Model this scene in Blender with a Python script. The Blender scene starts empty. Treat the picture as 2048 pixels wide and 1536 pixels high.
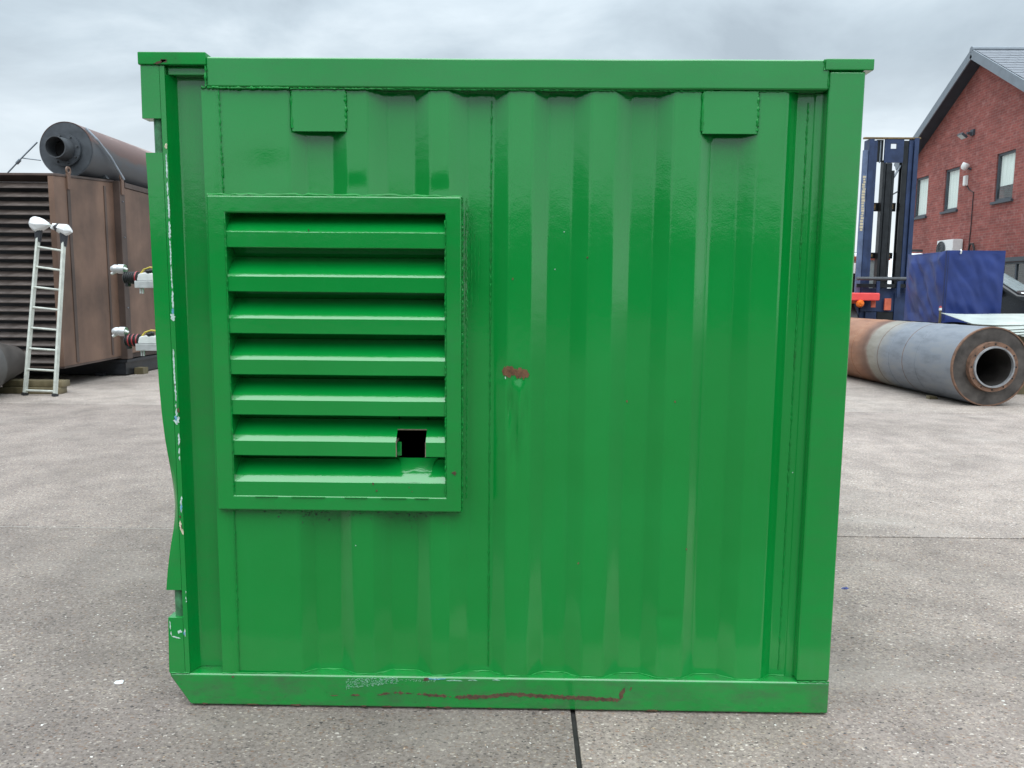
import bpy, bmesh, math, random
from mathutils import Vector, Matrix, noise
random.seed(7)
R = math.radians
S = bpy.context.scene
C = S.collection

# ------------------------------------------------------------------ camera
cam_d = bpy.data.cameras.new('camera')
cam = bpy.data.objects.new('camera', cam_d); C.objects.link(cam)
yaw, pitch, roll = -0.0121, -0.1174, 0.0087
fwd = Vector((math.sin(yaw)*math.cos(pitch), math.cos(yaw)*math.cos(pitch), math.sin(pitch)))
rt = Vector((math.cos(yaw), -math.sin(yaw), 0)); up = rt.cross(fwd)
r2 = math.cos(roll)*rt + math.sin(roll)*up; u2 = -math.sin(roll)*rt + math.cos(roll)*up
mat3 = Matrix((r2, u2, -fwd)).transposed()
cam.matrix_world = Matrix.Translation((0.0755, -2.6876, 1.5351)) @ mat3.to_4x4()
cam_d.sensor_width = 36.0
cam_d.lens = 1538.0/2048.0*36.0
cam_d.clip_start = 0.05; cam_d.clip_end = 3000
S.camera = cam

# ------------------------------------------------------------------ world: overcast sky
SUN_EL, SUN_AZ = R(66), R(188)      # azimuth measured from +y clockwise
w = bpy.data.worlds.new('World'); S.world = w; w.use_nodes = True
nt = w.node_tree; nt.nodes.clear()
def N(nt, t, **kw):
    n = nt.nodes.new(t)
    for k, v in kw.items():
        if k in n.inputs.keys() if hasattr(n.inputs, 'keys') else False: n.inputs[k].default_value = v
        else: setattr(n, k, v)
    return n
def L(nt, a, ao, b, bi): nt.links.new(a.outputs[ao], b.inputs[bi])
out = N(nt, 'ShaderNodeOutputWorld')
sky = N(nt, 'ShaderNodeTexSky'); sky.sky_type = 'NISHITA'; sky.sun_disc = False
sky.sun_elevation = SUN_EL; sky.sun_rotation = SUN_AZ
bg1 = N(nt, 'ShaderNodeBackground'); bg1.inputs['Strength'].default_value = 0.10
L(nt, sky, 'Color', bg1, 'Color')
geo = N(nt, 'ShaderNodeTexCoord')
sep = N(nt, 'ShaderNodeSeparateXYZ'); L(nt, geo, 'Generated', sep, 'Vector')
zc = N(nt, 'ShaderNodeMath', operation='MAXIMUM'); L(nt, sep, 'Z', zc, 0); zc.inputs[1].default_value = 0.0
za = N(nt, 'ShaderNodeMath', operation='ADD'); L(nt, zc, 0, za, 0); za.inputs[1].default_value = 0.22
dx = N(nt, 'ShaderNodeMath', operation='DIVIDE'); L(nt, sep, 'X', dx, 0); L(nt, za, 0, dx, 1)
dy = N(nt, 'ShaderNodeMath', operation='DIVIDE'); L(nt, sep, 'Y', dy, 0); L(nt, za, 0, dy, 1)
cmb = N(nt, 'ShaderNodeCombineXYZ'); L(nt, dx, 0, cmb, 'X'); L(nt, dy, 0, cmb, 'Y')
n1 = N(nt, 'ShaderNodeTexNoise'); n1.inputs['Scale'].default_value = 1.75; n1.inputs['Detail'].default_value = 7
n1.inputs['Roughness'].default_value = 0.56; n1.inputs['Distortion'].default_value = 0.35
mp = N(nt, 'ShaderNodeMapping'); mp.inputs['Location'].default_value = (3.1, 1.4, 0.0); L(nt, cmb, 0, mp, 'Vector'); L(nt, mp, 0, n1, 'Vector')
cr = N(nt, 'ShaderNodeValToRGB')
cr.color_ramp.elements[0].position = 0.34; cr.color_ramp.elements[0].color = (0.40, 0.47, 0.525, 1)
cr.color_ramp.elements[1].position = 0.70; cr.color_ramp.elements[1].color = (0.68, 0.765, 0.82, 1)
e = cr.color_ramp.elements.new(0.52); e.color = (0.52, 0.605, 0.665, 1)
L(nt, n1, 'Fac', cr, 'Fac')
# brighter towards the horizon, as thin overcast is
hz = N(nt, 'ShaderNodeMapRange'); hz.inputs['From Min'].default_value = 0.0; hz.inputs['From Max'].default_value = 0.27
hz.inputs['To Min'].default_value = 0.80; hz.inputs['To Max'].default_value = 0.0; L(nt, zc, 0, hz, 'Value')
mx = N(nt, 'ShaderNodeMix', data_type='RGBA'); L(nt, hz, 0, mx, 0); L(nt, cr, 0, mx, 6); mx.inputs[7].default_value = (0.90, 0.945, 0.97, 1)
zen = N(nt, 'ShaderNodeMapRange'); zen.interpolation_type = 'SMOOTHSTEP'; zen.inputs['From Min'].default_value = 0.26; zen.inputs['From Max'].default_value = 1.0
zen.inputs['To Min'].default_value = 0.74; zen.inputs['To Max'].default_value = 2.9; L(nt, zc, 0, zen, 'Value')
bg2 = N(nt, 'ShaderNodeBackground'); L(nt, zen, 0, bg2, 'Strength'); L(nt, mx, 2, bg2, 'Color')
ms = N(nt, 'ShaderNodeMixShader'); ms.inputs[0].default_value = 0.93
L(nt, bg1, 0, ms, 1); L(nt, bg2, 0, ms, 2); L(nt, ms, 0, out, 'Surface')

# ------------------------------------------------------------------ sun (soft, overcast)
sd = bpy.data.lights.new('sun', 'SUN'); sd.energy = 1.5; sd.angle = R(76); sd.color = (1.0, 0.975, 0.94)
sun = bpy.data.objects.new('sun', sd); C.objects.link(sun)
sdir = Vector((math.sin(SUN_AZ)*math.cos(SUN_EL), math.cos(SUN_AZ)*math.cos(SUN_EL), math.sin(SUN_EL)))
sun.rotation_euler = sdir.to_track_quat('Z', 'Y').to_euler(); sun.location = (0, -4, 12)

vs = S.view_settings
vs.view_transform = 'Standard'; vs.look = 'None'; vs.exposure = 0.72; vs.gamma = 1.0; vs.use_curve_mapping = False
S.cycles.max_bounces = 8

# ------------------------------------------------------------------ mesh helpers
class MB:
    def __init__(s): s.v = []; s.f = []
    def add(s, vs, fs):
        b = len(s.v); s.v += [tuple(p) for p in vs]; s.f += [tuple(i+b for i in f) for f in fs]; return s
    def box(s, x0, x1, y0, y1, z0, z1):
        return s.add([(x0,y0,z0),(x1,y0,z0),(x1,y1,z0),(x0,y1,z0),(x0,y0,z1),(x1,y0,z1),(x1,y1,z1),(x0,y1,z1)],
                     [(0,3,2,1),(4,5,6,7),(0,1,5,4),(1,2,6,5),(2,3,7,6),(3,0,4,7)])
    def prism(s, poly, axis, a, b):
        """poly: 2D points; axis 'x': (y,z) 'y': (x,z) 'z': (x,y)"""
        def P(p, t):
            return {'x': (t, p[0], p[1]), 'y': (p[0], t, p[1]), 'z': (p[0], p[1], t)}[axis]
        n = len(poly)
        vs = [P(p, a) for p in poly] + [P(p, b) for p in poly]
        fs = [tuple(range(n)), tuple(range(2*n-1, n-1, -1))] + [(i, i+n, (i+1) % n+n, (i+1) % n) for i in range(n)]
        return s.add(vs, fs)
    def tube(s, path, r, n=8, cap=True):
        path = [Vector(p) for p in path]; rings = []; k = len(path)
        rr = r if isinstance(r, (list, tuple)) else [r]*k
        ref = None
        for i, p in enumerate(path):
            d = (path[min(i+1, k-1)]-path[max(i-1, 0)]).normalized()
            if ref is None:
                ref = Vector((0,0,1)) if abs(d.z) < .9 else Vector((0,1,0))
            u = d.cross(ref)
            if u.length < 1e-4: u = d.cross(Vector((1,0,0)))
            u.normalize(); v = u.cross(d); ref = v
            rings.append([p+rr[i]*(math.cos(2*math.pi*j/n)*u+math.sin(2*math.pi*j/n)*v) for j in range(n)])
        vs = [q for g in rings for q in g]; fs = []
        for i in range(k-1):
            for j in range(n):
                fs.append((i*n+j, i*n+(j+1) % n, (i+1)*n+(j+1) % n, (i+1)*n+j))
        if cap: fs += [tuple(range(n-1, -1, -1)), tuple((k-1)*n+j for j in range(n))]
        return s.add(vs, fs)
    def lathe(s, prof, o, d, n=48, close=False):
        """prof: (t along axis d, radius)"""
        o = Vector(o); d = Vector(d).normalized()
        u = d.cross(Vector((0,0,1)))
        if u.length < .1: u = d.cross(Vector((0,1,0)))
        u.normalize(); v = u.cross(d); vs = []; fs = []
        for t, r in prof:
            r = max(r, 1e-4)
            vs += [o+d*t+r*(math.cos(2*math.pi*j/n)*u+math.sin(2*math.pi*j/n)*v) for j in range(n)]
        m = len(prof)
        for i in range(m if close else m-1):
            a, b = i*n, ((i+1) % m)*n
            for j in range(n): fs.append((a+j, a+(j+1) % n, b+(j+1) % n, b+j))
        return s.add(vs, fs)
    def obox(s, c, ax, ay, az, sx, sy, sz):
        """oriented box: centre, unit axes, half sizes"""
        c = Vector(c); ax, ay, az = Vector(ax), Vector(ay), Vector(az)
        vs = [c+ax*sx*a+ay*sy*b+az*sz*d for d in (-1,1) for a, b in ((-1,-1),(1,-1),(1,1),(-1,1))]
        return s.add(vs, [(0,3,2,1),(4,5,6,7),(0,1,5,4),(1,2,6,5),(2,3,7,6),(3,0,4,7)])

WL = {}
def thing(name, loc, label, cat, group=None):
    o = bpy.data.objects.new(name, None); C.objects.link(o); o.location = loc; o.empty_display_size = .2
    o['label'] = label; o['category'] = cat
    if group: o['group'] = group
    WL[o.name] = Vector(loc); return o
def mesh(name, mb, mat, off=(0,0,0), bevel=0, seg=2, ang=32, flat=False, bang=25):
    me = bpy.data.meshes.new(name)
    off = Vector(off)
    me.from_pydata([tuple(Vector(p)-off) for p in mb.v], [], mb.f)
    bm = bmesh.new(); bm.from_mesh(me)
    bmesh.ops.recalc_face_normals(bm, faces=bm.faces)
    if bevel:
        es = [e for e in bm.edges if len(e.link_faces) == 2 and e.calc_face_angle(0) > R(bang)]
        bmesh.ops.bevel(bm, geom=es, offset=bevel, segments=seg, affect='EDGES', profile=.5, clamp_overlap=True)
    bm.to_mesh(me); bm.free()
    if not flat:
        me.shade_smooth(); me.set_sharp_from_angle(angle=R(ang))
    if mat: me.materials.append(mat)
    return me
def pieces(mb):
    """split a builder into its far-apart pieces"""
    n = len(mb.v); par = list(range(n))
    def find(a):
        while par[a] != a: par[a] = par[par[a]]; a = par[a]
        return a
    for f in mb.f:
        r0 = find(f[0])
        for i in f[1:]:
            r1 = find(i)
            if r1 != r0: par[r1] = r0
    isl = {}
    for i in range(n): isl.setdefault(find(i), []).append(i)
    keys = list(isl)
    if len(keys) < 2 or len(keys) > 60: return [mb]
    bb = {k: ([min(mb.v[i][a] for i in isl[k]) for a in range(3)], [max(mb.v[i][a] for i in isl[k]) for a in range(3)]) for k in keys}
    size = {k: max(bb[k][1][a]-bb[k][0][a] for a in range(3)) for k in keys}
    grp = {k: k for k in keys}
    def gf(a):
        while grp[a] != a: a = grp[a]
        return a
    for ia, a in enumerate(keys):
        for b in keys[ia+1:]:
            g = math.sqrt(sum(max(0, bb[a][0][x]-bb[b][1][x], bb[b][0][x]-bb[a][1][x])**2 for x in range(3)))
            if g <= max(.02, .5*max(size[a], size[b])):
                ra, rb = gf(a), gf(b)
                if ra != rb: grp[rb] = ra
    outp = {}
    for k in keys: outp.setdefault(gf(k), set()).add(k)
    if len(outp) < 2: return [mb]
    res = []
    for g, ks in outp.items():
        m = MB(); idx = {}
        for k in ks:
            for i in isl[k]: idx[i] = len(m.v); m.v.append(mb.v[i])
        for f in mb.f:
            if f[0] in idx: m.f.append(tuple(idx[i] for i in f))
        res.append(m)
    return res
def part(name, mb, mat, parent, label=None, kind=None, **kw):
    wl = WL[parent.name]
    if kind is None:
        ps = pieces(mb)
        if len(ps) > 1:
            for q in ps[1:]: part(name, q, mat, parent, label, kind, **kw)
            mb = ps[0]
    o = bpy.data.objects.new(name, mesh(name, mb, mat, wl, **kw)); C.objects.link(o); o.parent = parent
    if kw.get('bevel') and not kw.get('flat'):
        wn = o.modifiers.new('weighted_normal', 'WEIGHTED_NORMAL'); wn.keep_sharp = True; wn.weight = 80
    WL[o.name] = wl
    if label: o['label'] = label
    if kind: o['kind'] = kind
    return o
def single(name, mb, mat, loc, label, cat, group=None, kind=None, **kw):
    o = bpy.data.objects.new(name, mesh(name, mb, mat, loc, **kw)); C.objects.link(o); o.location = loc
    WL[o.name] = Vector(loc)
    if kind: o['kind'] = kind
    else: o['label'] = label; o['category'] = cat
    if group: o['group'] = group
    return o
def rep(src, parent, dloc):
    o = src.copy(); C.objects.link(o); o.parent = parent; o.location = Vector(src.location)+Vector(dloc); WL[o.name] = WL[src.name]; return o

# ------------------------------------------------------------------ materials
def new_mat(name):
    m = bpy.data.materials.new(name); m.use_nodes = True
    nt = m.node_tree; return m, nt, nt.nodes['Principled BSDF']
def coords(nt, scale=(1,1,1), kind='Object', loc=(0,0,0)):
    t = N(nt, 'ShaderNodeTexCoord'); mp = N(nt, 'ShaderNodeMapping'); mp.inputs['Scale'].default_value = scale; mp.inputs['Location'].default_value = loc
    L(nt, t, kind, mp, 'Vector'); return mp
def noise_n(nt, mp, scale, detail=4, rough=.55, dist=0):
    n = N(nt, 'ShaderNodeTexNoise'); n.inputs['Scale'].default_value = scale; n.inputs['Detail'].default_value = detail
    n.inputs['Roughness'].default_value = rough; n.inputs['Distortion'].default_value = dist
    L(nt, mp, 0, n, 'Vector'); return n
def ramp(nt, src, out, pts):
    r = N(nt, 'ShaderNodeValToRGB'); el = r.color_ramp.elements
    el[0].position, el[0].color = pts[0][0], (*pts[0][1], 1) if len(pts[0][1]) == 3 else pts[0][1]
    el[1].position, el[1].color = pts[-1][0], (*pts[-1][1], 1)
    for p, c in pts[1:-1]:
        e = el.new(p); e.color = (*c, 1)
    nt.links.new(src.outputs[out], r.inputs['Fac']); return r
def mixc(nt, fac, a, b, blend='MIX'):
    m = N(nt, 'ShaderNodeMix', data_type='RGBA'); m.blend_type = blend
    if isinstance(fac, (int, float)): m.inputs[0].default_value = fac
    else: nt.links.new(fac, m.inputs[0])
    for i, c in ((6, a), (7, b)):
        if isinstance(c, tuple): m.inputs[i].default_value = (*c, 1)
        else: nt.links.new(c, m.inputs[i])
    return m.outputs[2]
def bump(nt, bs, h, strength, dist=.01, prev=None):
    b = N(nt, 'ShaderNodeBump'); b.inputs['Strength'].default_value = strength; b.inputs['Distance'].default_value = dist
    nt.links.new(h, b.inputs['Height'])
    if prev: L(nt, prev, 0, b, 'Normal')
    nt.links.new(b.outputs[0], bs.inputs['Normal']); return b
G3 = lambda v: (v, v, v)
def simple(name, col, rough=.6, metal=0, var=.25, scale=6, bumps=.1, bscale=60, spec=.5, stretch=(1,1,1)):
    m, nt, bs = new_mat(name)
    mp = coords(nt, stretch)
    n = noise_n(nt, mp, scale, 6, .6)
    c0 = tuple(c*(1-var) for c in col); c1 = tuple(min(1, c*(1+var)) for c in col)
    r = ramp(nt, n, 'Fac', [(.32, c0), (.68, c1)])
    L(nt, r, 0, bs, 'Base Color')
    rr = ramp(nt, n, 'Fac', [(.3, G3(max(0, rough-.1))), (.7, G3(min(1, rough+.1)))]); L(nt, rr, 0, bs, 'Roughness')
    bs.inputs['Metallic'].default_value = metal; bs.inputs['Specular IOR Level'].default_value = spec
    if bumps:
        n2 = noise_n(nt, mp, bscale, 3); bump(nt, bs, n2.outputs['Fac'], bumps, .004)
    return m

def green_paint(name, chips=0.0, dirt=0.0):
    m, nt, bs = new_mat(name)
    mp = coords(nt)
    big = noise_n(nt, mp, 1.7, 3); fine = noise_n(nt, mp, 22, 5, .6)
    st = noise_n(nt, coords(nt, (9, 9, .9)), 2.2, 5, .6)
    c = ramp(nt, big, 'Fac', [(.3, (.0014, .218, .030)), (.7, (.0026, .252, .040))])
    # dusty, chalky streaks
    sm = ramp(nt, st, 'Fac', [(.58, G3(0)), (.82, G3(.13))])
    col = mixc(nt, sm.outputs[0], c.outputs[0], (.022, .26, .078))
    # small grime specks
    sp = noise_n(nt, mp, 60, 4, .7)
    spm = ramp(nt, sp, 'Fac', [(.70, G3(0)), (.78, G3(.55))])
    col = mixc(nt, spm.outputs[0], col, (.012, .10, .035))
    if dirt:
        dn = noise_n(nt, coords(nt, (1, 1, 2.2)), 7, 8, .72)
        dm = ramp(nt, dn, 'Fac', [(.42, G3(0)), (.70, G3(dirt))])
        col = mixc(nt, dm.outputs[0], col, (.040, .110, .045))
        d2 = noise_n(nt, mp, 55, 5, .7); dk = ramp(nt, d2, 'Fac', [(.62, G3(0)), (.74, G3(dirt*.8))]); col = mixc(nt, dk.outputs[0], col, (.022, .045, .022))
    if chips:
        cn = noise_n(nt, mp, 13, 8, .75)
        cm = ramp(nt, cn, 'Fac', [(.735-chips*.05, G3(0)), (.75-chips*.05, G3(1))])
        rn = noise_n(nt, mp, 90, 4)
        rc = ramp(nt, rn, 'Fac', [(.3, (.06, .022, .012)), (.7, (.17, .065, .03))])
        col = mixc(nt, cm.outputs[0], col, rc.outputs[0])
    nt.links.new(col, bs.inputs['Base Color'])
    rr = ramp(nt, fine, 'Fac', [(.3, G3(.15)), (.75, G3(.27))]); L(nt, rr, 0, bs, 'Roughness')
    bs.inputs['IOR'].default_value = 1.5; bs.inputs['Specular IOR Level'].default_value = .1
    bs.inputs['Coat Weight'].default_value = 1.0; bs.inputs['Coat Roughness'].default_value = .10; bs.inputs['Coat IOR'].default_value = 1.66
    op = noise_n(nt, mp, 210, 2, .5); md = noise_n(nt, mp, 34, 3, .5)
    b1 = bump(nt, bs, op.outputs['Fac'], .08, .0018)
    b2 = bump(nt, bs, md.outputs['Fac'], .06, .005, b1)
    L(nt, b2, 0, bs, 'Coat Normal')
    return m
M = {}
M['green'] = green_paint('green_gloss_paint', 0.0)
M['green_rail'] = green_paint('green_worn_paint', .35, .75)
M['green_post'] = green_paint('green_post_paint', .15, .18)
M['weld'] = green_paint('green_weld_paint', .5, .5)
M['weld'].node_tree.nodes['Principled BSDF'].inputs['Coat Weight'].default_value = .25
M['rust'] = simple('raw_rust', (.085, .050, .028), .9, 0, .45, 60, .5, 200)
M['rust_o'] = simple('orange_brown_rust', (.155, .075, .038), .9, 0, .4, 60, .5, 200)
M['scuff'] = simple('pale_green_scuff', (.22, .42, .31), .7, 0, .35, 120, .3, 200)
M['white_scrape'] = simple('primer_scrape', (.46, .60, .55), .7, 0, .35, 120, .3, 200)
M['cream_scrape'] = simple('cream_undercoat', (.60, .56, .40), .7, 0, .35, 140, .3, 200)
M['blue_scrape'] = simple('blue_undercoat', (.10, .30, .42), .7, 0, .5, 160, .3, 200)
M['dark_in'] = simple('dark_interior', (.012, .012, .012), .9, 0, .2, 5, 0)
M['grime'] = simple('dusty_grime', (.035, .095, .045), .9, 0, .5, 60, .1)
M['pin'] = simple('green_grimy_steel', (.045, .17, .075), .45, 0, .5, 30, .2)
M['bare_edge'] = simple('torch_cut_edge', (.22, .17, .13), .7, .3, .4, 90, .4, 200)

def ground_mat():
    m, nt, bs = new_mat('exposed_aggregate_concrete')
    mp = coords(nt, kind='Object')
    oi = N(nt, 'ShaderNodeObjectInfo')
    base = noise_n(nt, mp, 55, 9, .76); big = noise_n(nt, mp, .55, 6, .62, .4); mid = noise_n(nt, mp, 3.2, 6, .6)
    c = ramp(nt, base, 'Fac', [(.30, (.120, .107, .100)), (.5, (.285, .258, .242)), (.72, (.44, .41, .385))])
    # stones of several sizes
    col = c.outputs[0]; hsrc = None
    for sc, thr, prob, seed in ((62, .37, .52, 0.0), (115, .42, .45, 7.3), (37, .27, .82, 3.1)):
        mq = coords(nt, (.78, 1.25, 1), 'Object', (seed, seed*.7, seed*1.3))
        wob = noise_n(nt, mq, sc*1.1, 2)
        ad = N(nt, 'ShaderNodeVectorMath', operation='MULTIPLY_ADD'); L(nt, wob, 'Color', ad, 0)
        ad.inputs[1].default_value = (.6/sc,)*3; L(nt, mq, 0, ad, 2)
        v = N(nt, 'ShaderNodeTexVoronoi'); v.inputs['Scale'].default_value = sc; L(nt, ad, 0, v, 'Vector')
        sepc = N(nt, 'ShaderNodeSeparateColor'); L(nt, v, 'Color', sepc, 0)
        mk = ramp(nt, v, 'Distance', [(thr-.05, G3(1)), (thr, G3(0))])
        pr = ramp(nt, sepc, 'Red', [(prob, G3(0)), (prob+.01, G3(1))])
        mul = N(nt, 'ShaderNodeMath', operation='MULTIPLY'); L(nt, mk, 0, mul, 0); L(nt, pr, 0, mul, 1)
        pc = ramp(nt, sepc, 'Green', [(0, (.07, .068, .07)), (.2, (.155, .14, .135)), (.45, (.29, .255, .23)), (.62, (.25, .17, .13)), (.74, (.37, .33, .275)), (.91, (.47, .44, .40)), (1.0, (.66, .64, .61))])
        col = mixc(nt, mul.outputs[0], col, pc.outputs[0])
        if hsrc is None: hsrc = mul.outputs[0]
        else:
            mxx = N(nt, 'ShaderNodeMath', operation='MAXIMUM'); nt.links.new(hsrc, mxx.inputs[0]); L(nt, mul, 0, mxx, 1); hsrc = mxx.outputs[0]
    # worn, oily and dusty zones
    st = ramp(nt, big, 'Fac', [(.30, (.72, .71, .70)), (.47, (.95, .94, .935)), (.68, (1.08, 1.07, 1.06))])
    col = mixc(nt, 1.0, col, st.outputs[0], 'MULTIPLY')
    st2 = ramp(nt, mid, 'Fac', [(.33, (.80, .79, .79)), (.62, (1.08, 1.07, 1.06))])
    col = mixc(nt, 1.0, col, st2.outputs[0], 'MULTIPLY')
    # a few dark oil drips and pits, and pale dried cement patches
    ol = noise_n(nt, coords(nt, (1, 1, 1), 'Object', (4.2, 1.7, 0)), 1.15, 5, .55, .6)
    om = ramp(nt, ol, 'Fac', [(.64, G3(0)), (.74, G3(.42))]); col = mixc(nt, om.outputs[0], col, (.10, .092, .086))
    pl = noise_n(nt, coords(nt, (1, 2.4, 1), 'Object', (9.1, 3.3, 0)), .8, 6, .6)
    pm = ramp(nt, pl, 'Fac', [(.56, G3(0)), (.72, G3(.4))]); col = mixc(nt, pm.outputs[0], col, (.36, .338, .315))
    pit = noise_n(nt, mp, 24, 3, .6); pq = ramp(nt, pit, 'Fac', [(.715, G3(0)), (.745, G3(.75))]); col = mixc(nt, pq.outputs[0], col, (.07, .064, .06))
    nt.links.new(mixc(nt, 1.0, col, oi.outputs['Color'], 'MULTIPLY'), bs.inputs['Base Color'])
    bs.inputs['Roughness'].default_value = .82; bs.inputs['Specular IOR Level'].default_value = .3
    b1 = bump(nt, bs, base.outputs['Fac'], .55, .006)
    bump(nt, bs, hsrc, .45, .004, b1)
    return m
M['ground'] = ground_mat()
M['joint_d'] = simple('dust_filled_joint', (.30, .275, .25), .9, 0, .35, 14, .4)
M['joint'] = simple('bitumen_joint', (.018, .017, .016), .8, 0, .4, 40, .4)
M['stone_w'] = simple('pale_chip', (.58, .56, .52), .7, 0, .25, 90, .3)
M['stone_t'] = simple('tan_chip', (.36, .27, .19), .75, 0, .3, 90, .3)
M['stone_d'] = simple('dark_chip', (.07, .068, .07), .7, 0, .3, 90, .3)
M['stone_g'] = simple('grey_chip', (.25, .23, .215), .75, 0, .3, 90, .3)

# ================================================================== GROUND
g0 = MB(); g0.box(-400, 400, -300, 700, -.5, -.03)
ground = single('ground', g0, M['ground'], (0, 0, 0), None, None, kind='structure', flat=True)
ground.color = (.8, .8, .8, 1)
xs_j = [-26.7, -17.7, -8.72, .279, 9.3, 18.3, 27.3, 36.3]
ys_j = [-24.6, -19.25, -13.9, -8.55, -.55, 2.14, 7.5, 12.85, 18.2, 23.5, 28.9, 34.2]
JW = .0085
for i in range(len(xs_j)-1):
    for j in range(len(ys_j)-1):
        a, b, c, d = xs_j[i]+JW, xs_j[i+1]-JW, ys_j[j]+JW, ys_j[j+1]-JW
        m = MB().box(a, b, c, d, -.028, 0)
        o = part('concrete_slab', m, M['ground'], ground, bevel=.004, seg=2)
        t = random.uniform(.93, 1.05)
        tint = (t, t*random.uniform(.97, 1.0), t*random.uniform(.94, 1.0))
        if (i, j) == (2, 4): tint = (.70, .665, .635)       # front left, grey
        if (i, j) == (3, 4): tint = (.95, .895, .85)       # front right, browner
        if (i, j) == (3, 5): tint = (1.10, 1.05, 1.01)
        if (i, j) == (2, 5): tint = (.86, .815, .78)
        if j < 4: tint = (.34, .335, .33)  # unseen tarmac behind the camera, darkened to cut its reflection in the paint
        if j == 6: tint = (1.08, 1.045, 1.0)
        if j >= 7: tint = (1.08, 1.05, 1.0)
        o.color = (*tint, 1)
sl = MB()
for x in xs_j: sl.box(x-JW+.0005, x+JW-.0005, ys_j[0], ys_j[-1], -.0275, -.011)
part('joint_sealant', sl, M['joint'], ground, flat=True)
for side in (0, 1):
    sl = MB()
    for y in ys_j:
        for i in range(len(xs_j)-1):
            if (i >= 3) == bool(side): sl.box(xs_j[i]+JW, xs_j[i+1]-JW, y-JW+.0005, y+JW-.0005, -.0275, -.009 if side else -.0035)
    part('joint_sealant', sl, M['joint'] if side else M['joint_d'], ground, flat=True)
# loose chippings: nobody could count them
def chips(name, n, mat, s0, s1, region, seed):
    rnd = random.Random(seed); m = MB()
    for _ in range(n):
        for _t in range(20):
            x = rnd.uniform(region[0], region[1]); y = region[2]+(region[3]-region[2])*rnd.random()**1.6
            if not (-1.28 < x < 1.26 and y > -.03): break
        s = rnd.uniform(s0, s1)*(.7+.6*rnd.random()); a = rnd.uniform(0, 6.28); el = rnd.uniform(.5, .95); h = s*rnd.uniform(.16, .4)
        vs = []
        k = 6
        for zz, f in ((-.001, 1.0), (h*.65, .85), (h, .42)):
            for q in range(k):
                t = 6.283*q/k+rnd.uniform(-.25, .25); r = s*f*rnd.uniform(.78, 1.1)
                px, py = r*math.cos(t), r*el*math.sin(t)
                vs.append((x+px*math.cos(a)-py*math.sin(a), y+px*math.sin(a)+py*math.cos(a), zz+.0003))
        fs = [(i*k+q, i*k+(q+1) % k, (i+1)*k+(q+1) % k, (i+1)*k+q) for i in range(2) for q in range(k)]+[tuple(2*k+q for q in range(k))]
        m.add(vs, fs)
    single(name, m, mat, (0, 0, 0), None, None, kind='stuff', ang=50)
chips('pale_gravel', 420, M['stone_w'], .0025, .006, (-3.4, 3.4, -1.0, 4.5), 1)
chips('tan_gravel', 500, M['stone_t'], .003, .0065, (-3.4, 3.4, -1.0, 4.5), 2)
chips('dark_gravel', 350, M['stone_d'], .003, .006, (-3.4, 3.4, -1.0, 4.5), 3)
chips('grey_gravel', 700, M['stone_g'], .003, .0065, (-3.4, 3.4, -1.0, 4.5), 4)
def scrap(name, c, s, mat, label, cat, seed):
    rnd = random.Random(seed); m = MB(); k = 9; vs = []
    for zz, f in ((.0, 1.0), (s*.35, .8), (s*.55, .35)):
        for q in range(k):
            t = 6.283*q/k; r = s*f*rnd.uniform(.55, 1.25)
            vs.append((c[0]+r*1.5*math.cos(t), c[1]+r*math.sin(t), zz*rnd.uniform(.7, 1.2)+.001))
    m.add(vs, [(i*k+q, i*k+(q+1) % k, (i+1)*k+(q+1) % k, (i+1)*k+q) for i in range(2) for q in range(k)]+[tuple(2*k+q for q in range(k))])
    single(name, m, mat, (c[0], c[1], 0), label, cat, flat=True)
M['litter_w'] = simple('white_litter', (.75, .80, .82), .5, 0, .12, 60, 0)
M['litter_b'] = simple('blue_litter', (.03, .05, .20), .5, 0, .2, 60, 0)
scrap('paper_scrap', (-1.492, .161), .013, M['litter_w'], 'crumpled white scrap on the ground left of the green container', 'litter', 3)
scrap('plastic_scrap', (1.80, 1.245), .013, M['litter_b'], 'small dark blue scrap on the ground right of the green container', 'litter', 5)

# ================================================================== GREEN CONTAINER
gc = thing('green_container', (0, 0, 0), 'battered glossy green steel container with a louvred vent in its corrugated end wall', 'container')
DEP = 4.6
def rbox(name, mat, x0, x1, y0, y1, z0, z1, bev=.006, parent=gc, **kw):
    return part(name, MB().box(x0, x1, y0, y1, z0, z1), mat, parent, bevel=bev, **kw)
# bottom rail with cut corner
part('bottom_rail', MB().prism([(-1.218, .128), (-1.214, .113), (-1.143, .005), (1.2175, .005), (1.2175, .128)], 'y', -.003, .13), M['green_rail'], gc, bevel=.0095, seg=3)
part('rail_gap_shade', MB().box(-1.10, 1.17, .02, .12, .0, .008), M['dark_in'], gc, flat=True)  # near-black strip painting the shade in the gap under the rail
# top rail, subdivided for slight waviness
tr = MB(); xs = [-1.0+i*(2.096/40) for i in range(41)]
prof = [(.0, 2.2185), (.0, 2.3175), (.10, 2.3175), (.10, 2.2185)]
for x in xs:
    dz = .0012*noise.noise(Vector((x*3, .3, 0))); dy = .0012*noise.noise(Vector((x*2.2, 5, 0)))
    tr.v += [(x, y+dy, z+dz+.0015*abs(x)) for y, z in prof]
for i in range(40):
    for k in range(4): tr.f.append((i*4+k, i*4+(k+1) % 4, i*4+4+(k+1) % 4, i*4+4+k))
tr.f += [(0,1,2,3), tuple(160+k for k in range(4))]
part('top_rail', tr, M['green_post'], gc, bevel=.007, seg=3, ang=50)
# right post
part('corner_post', MB().prism([(1.096, .129), (1.2165, .129), (1.2175, 2.283), (1.096, 2.283)], 'y', .0, .14), M['green_post'], gc, bevel=.009, seg=3)
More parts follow.
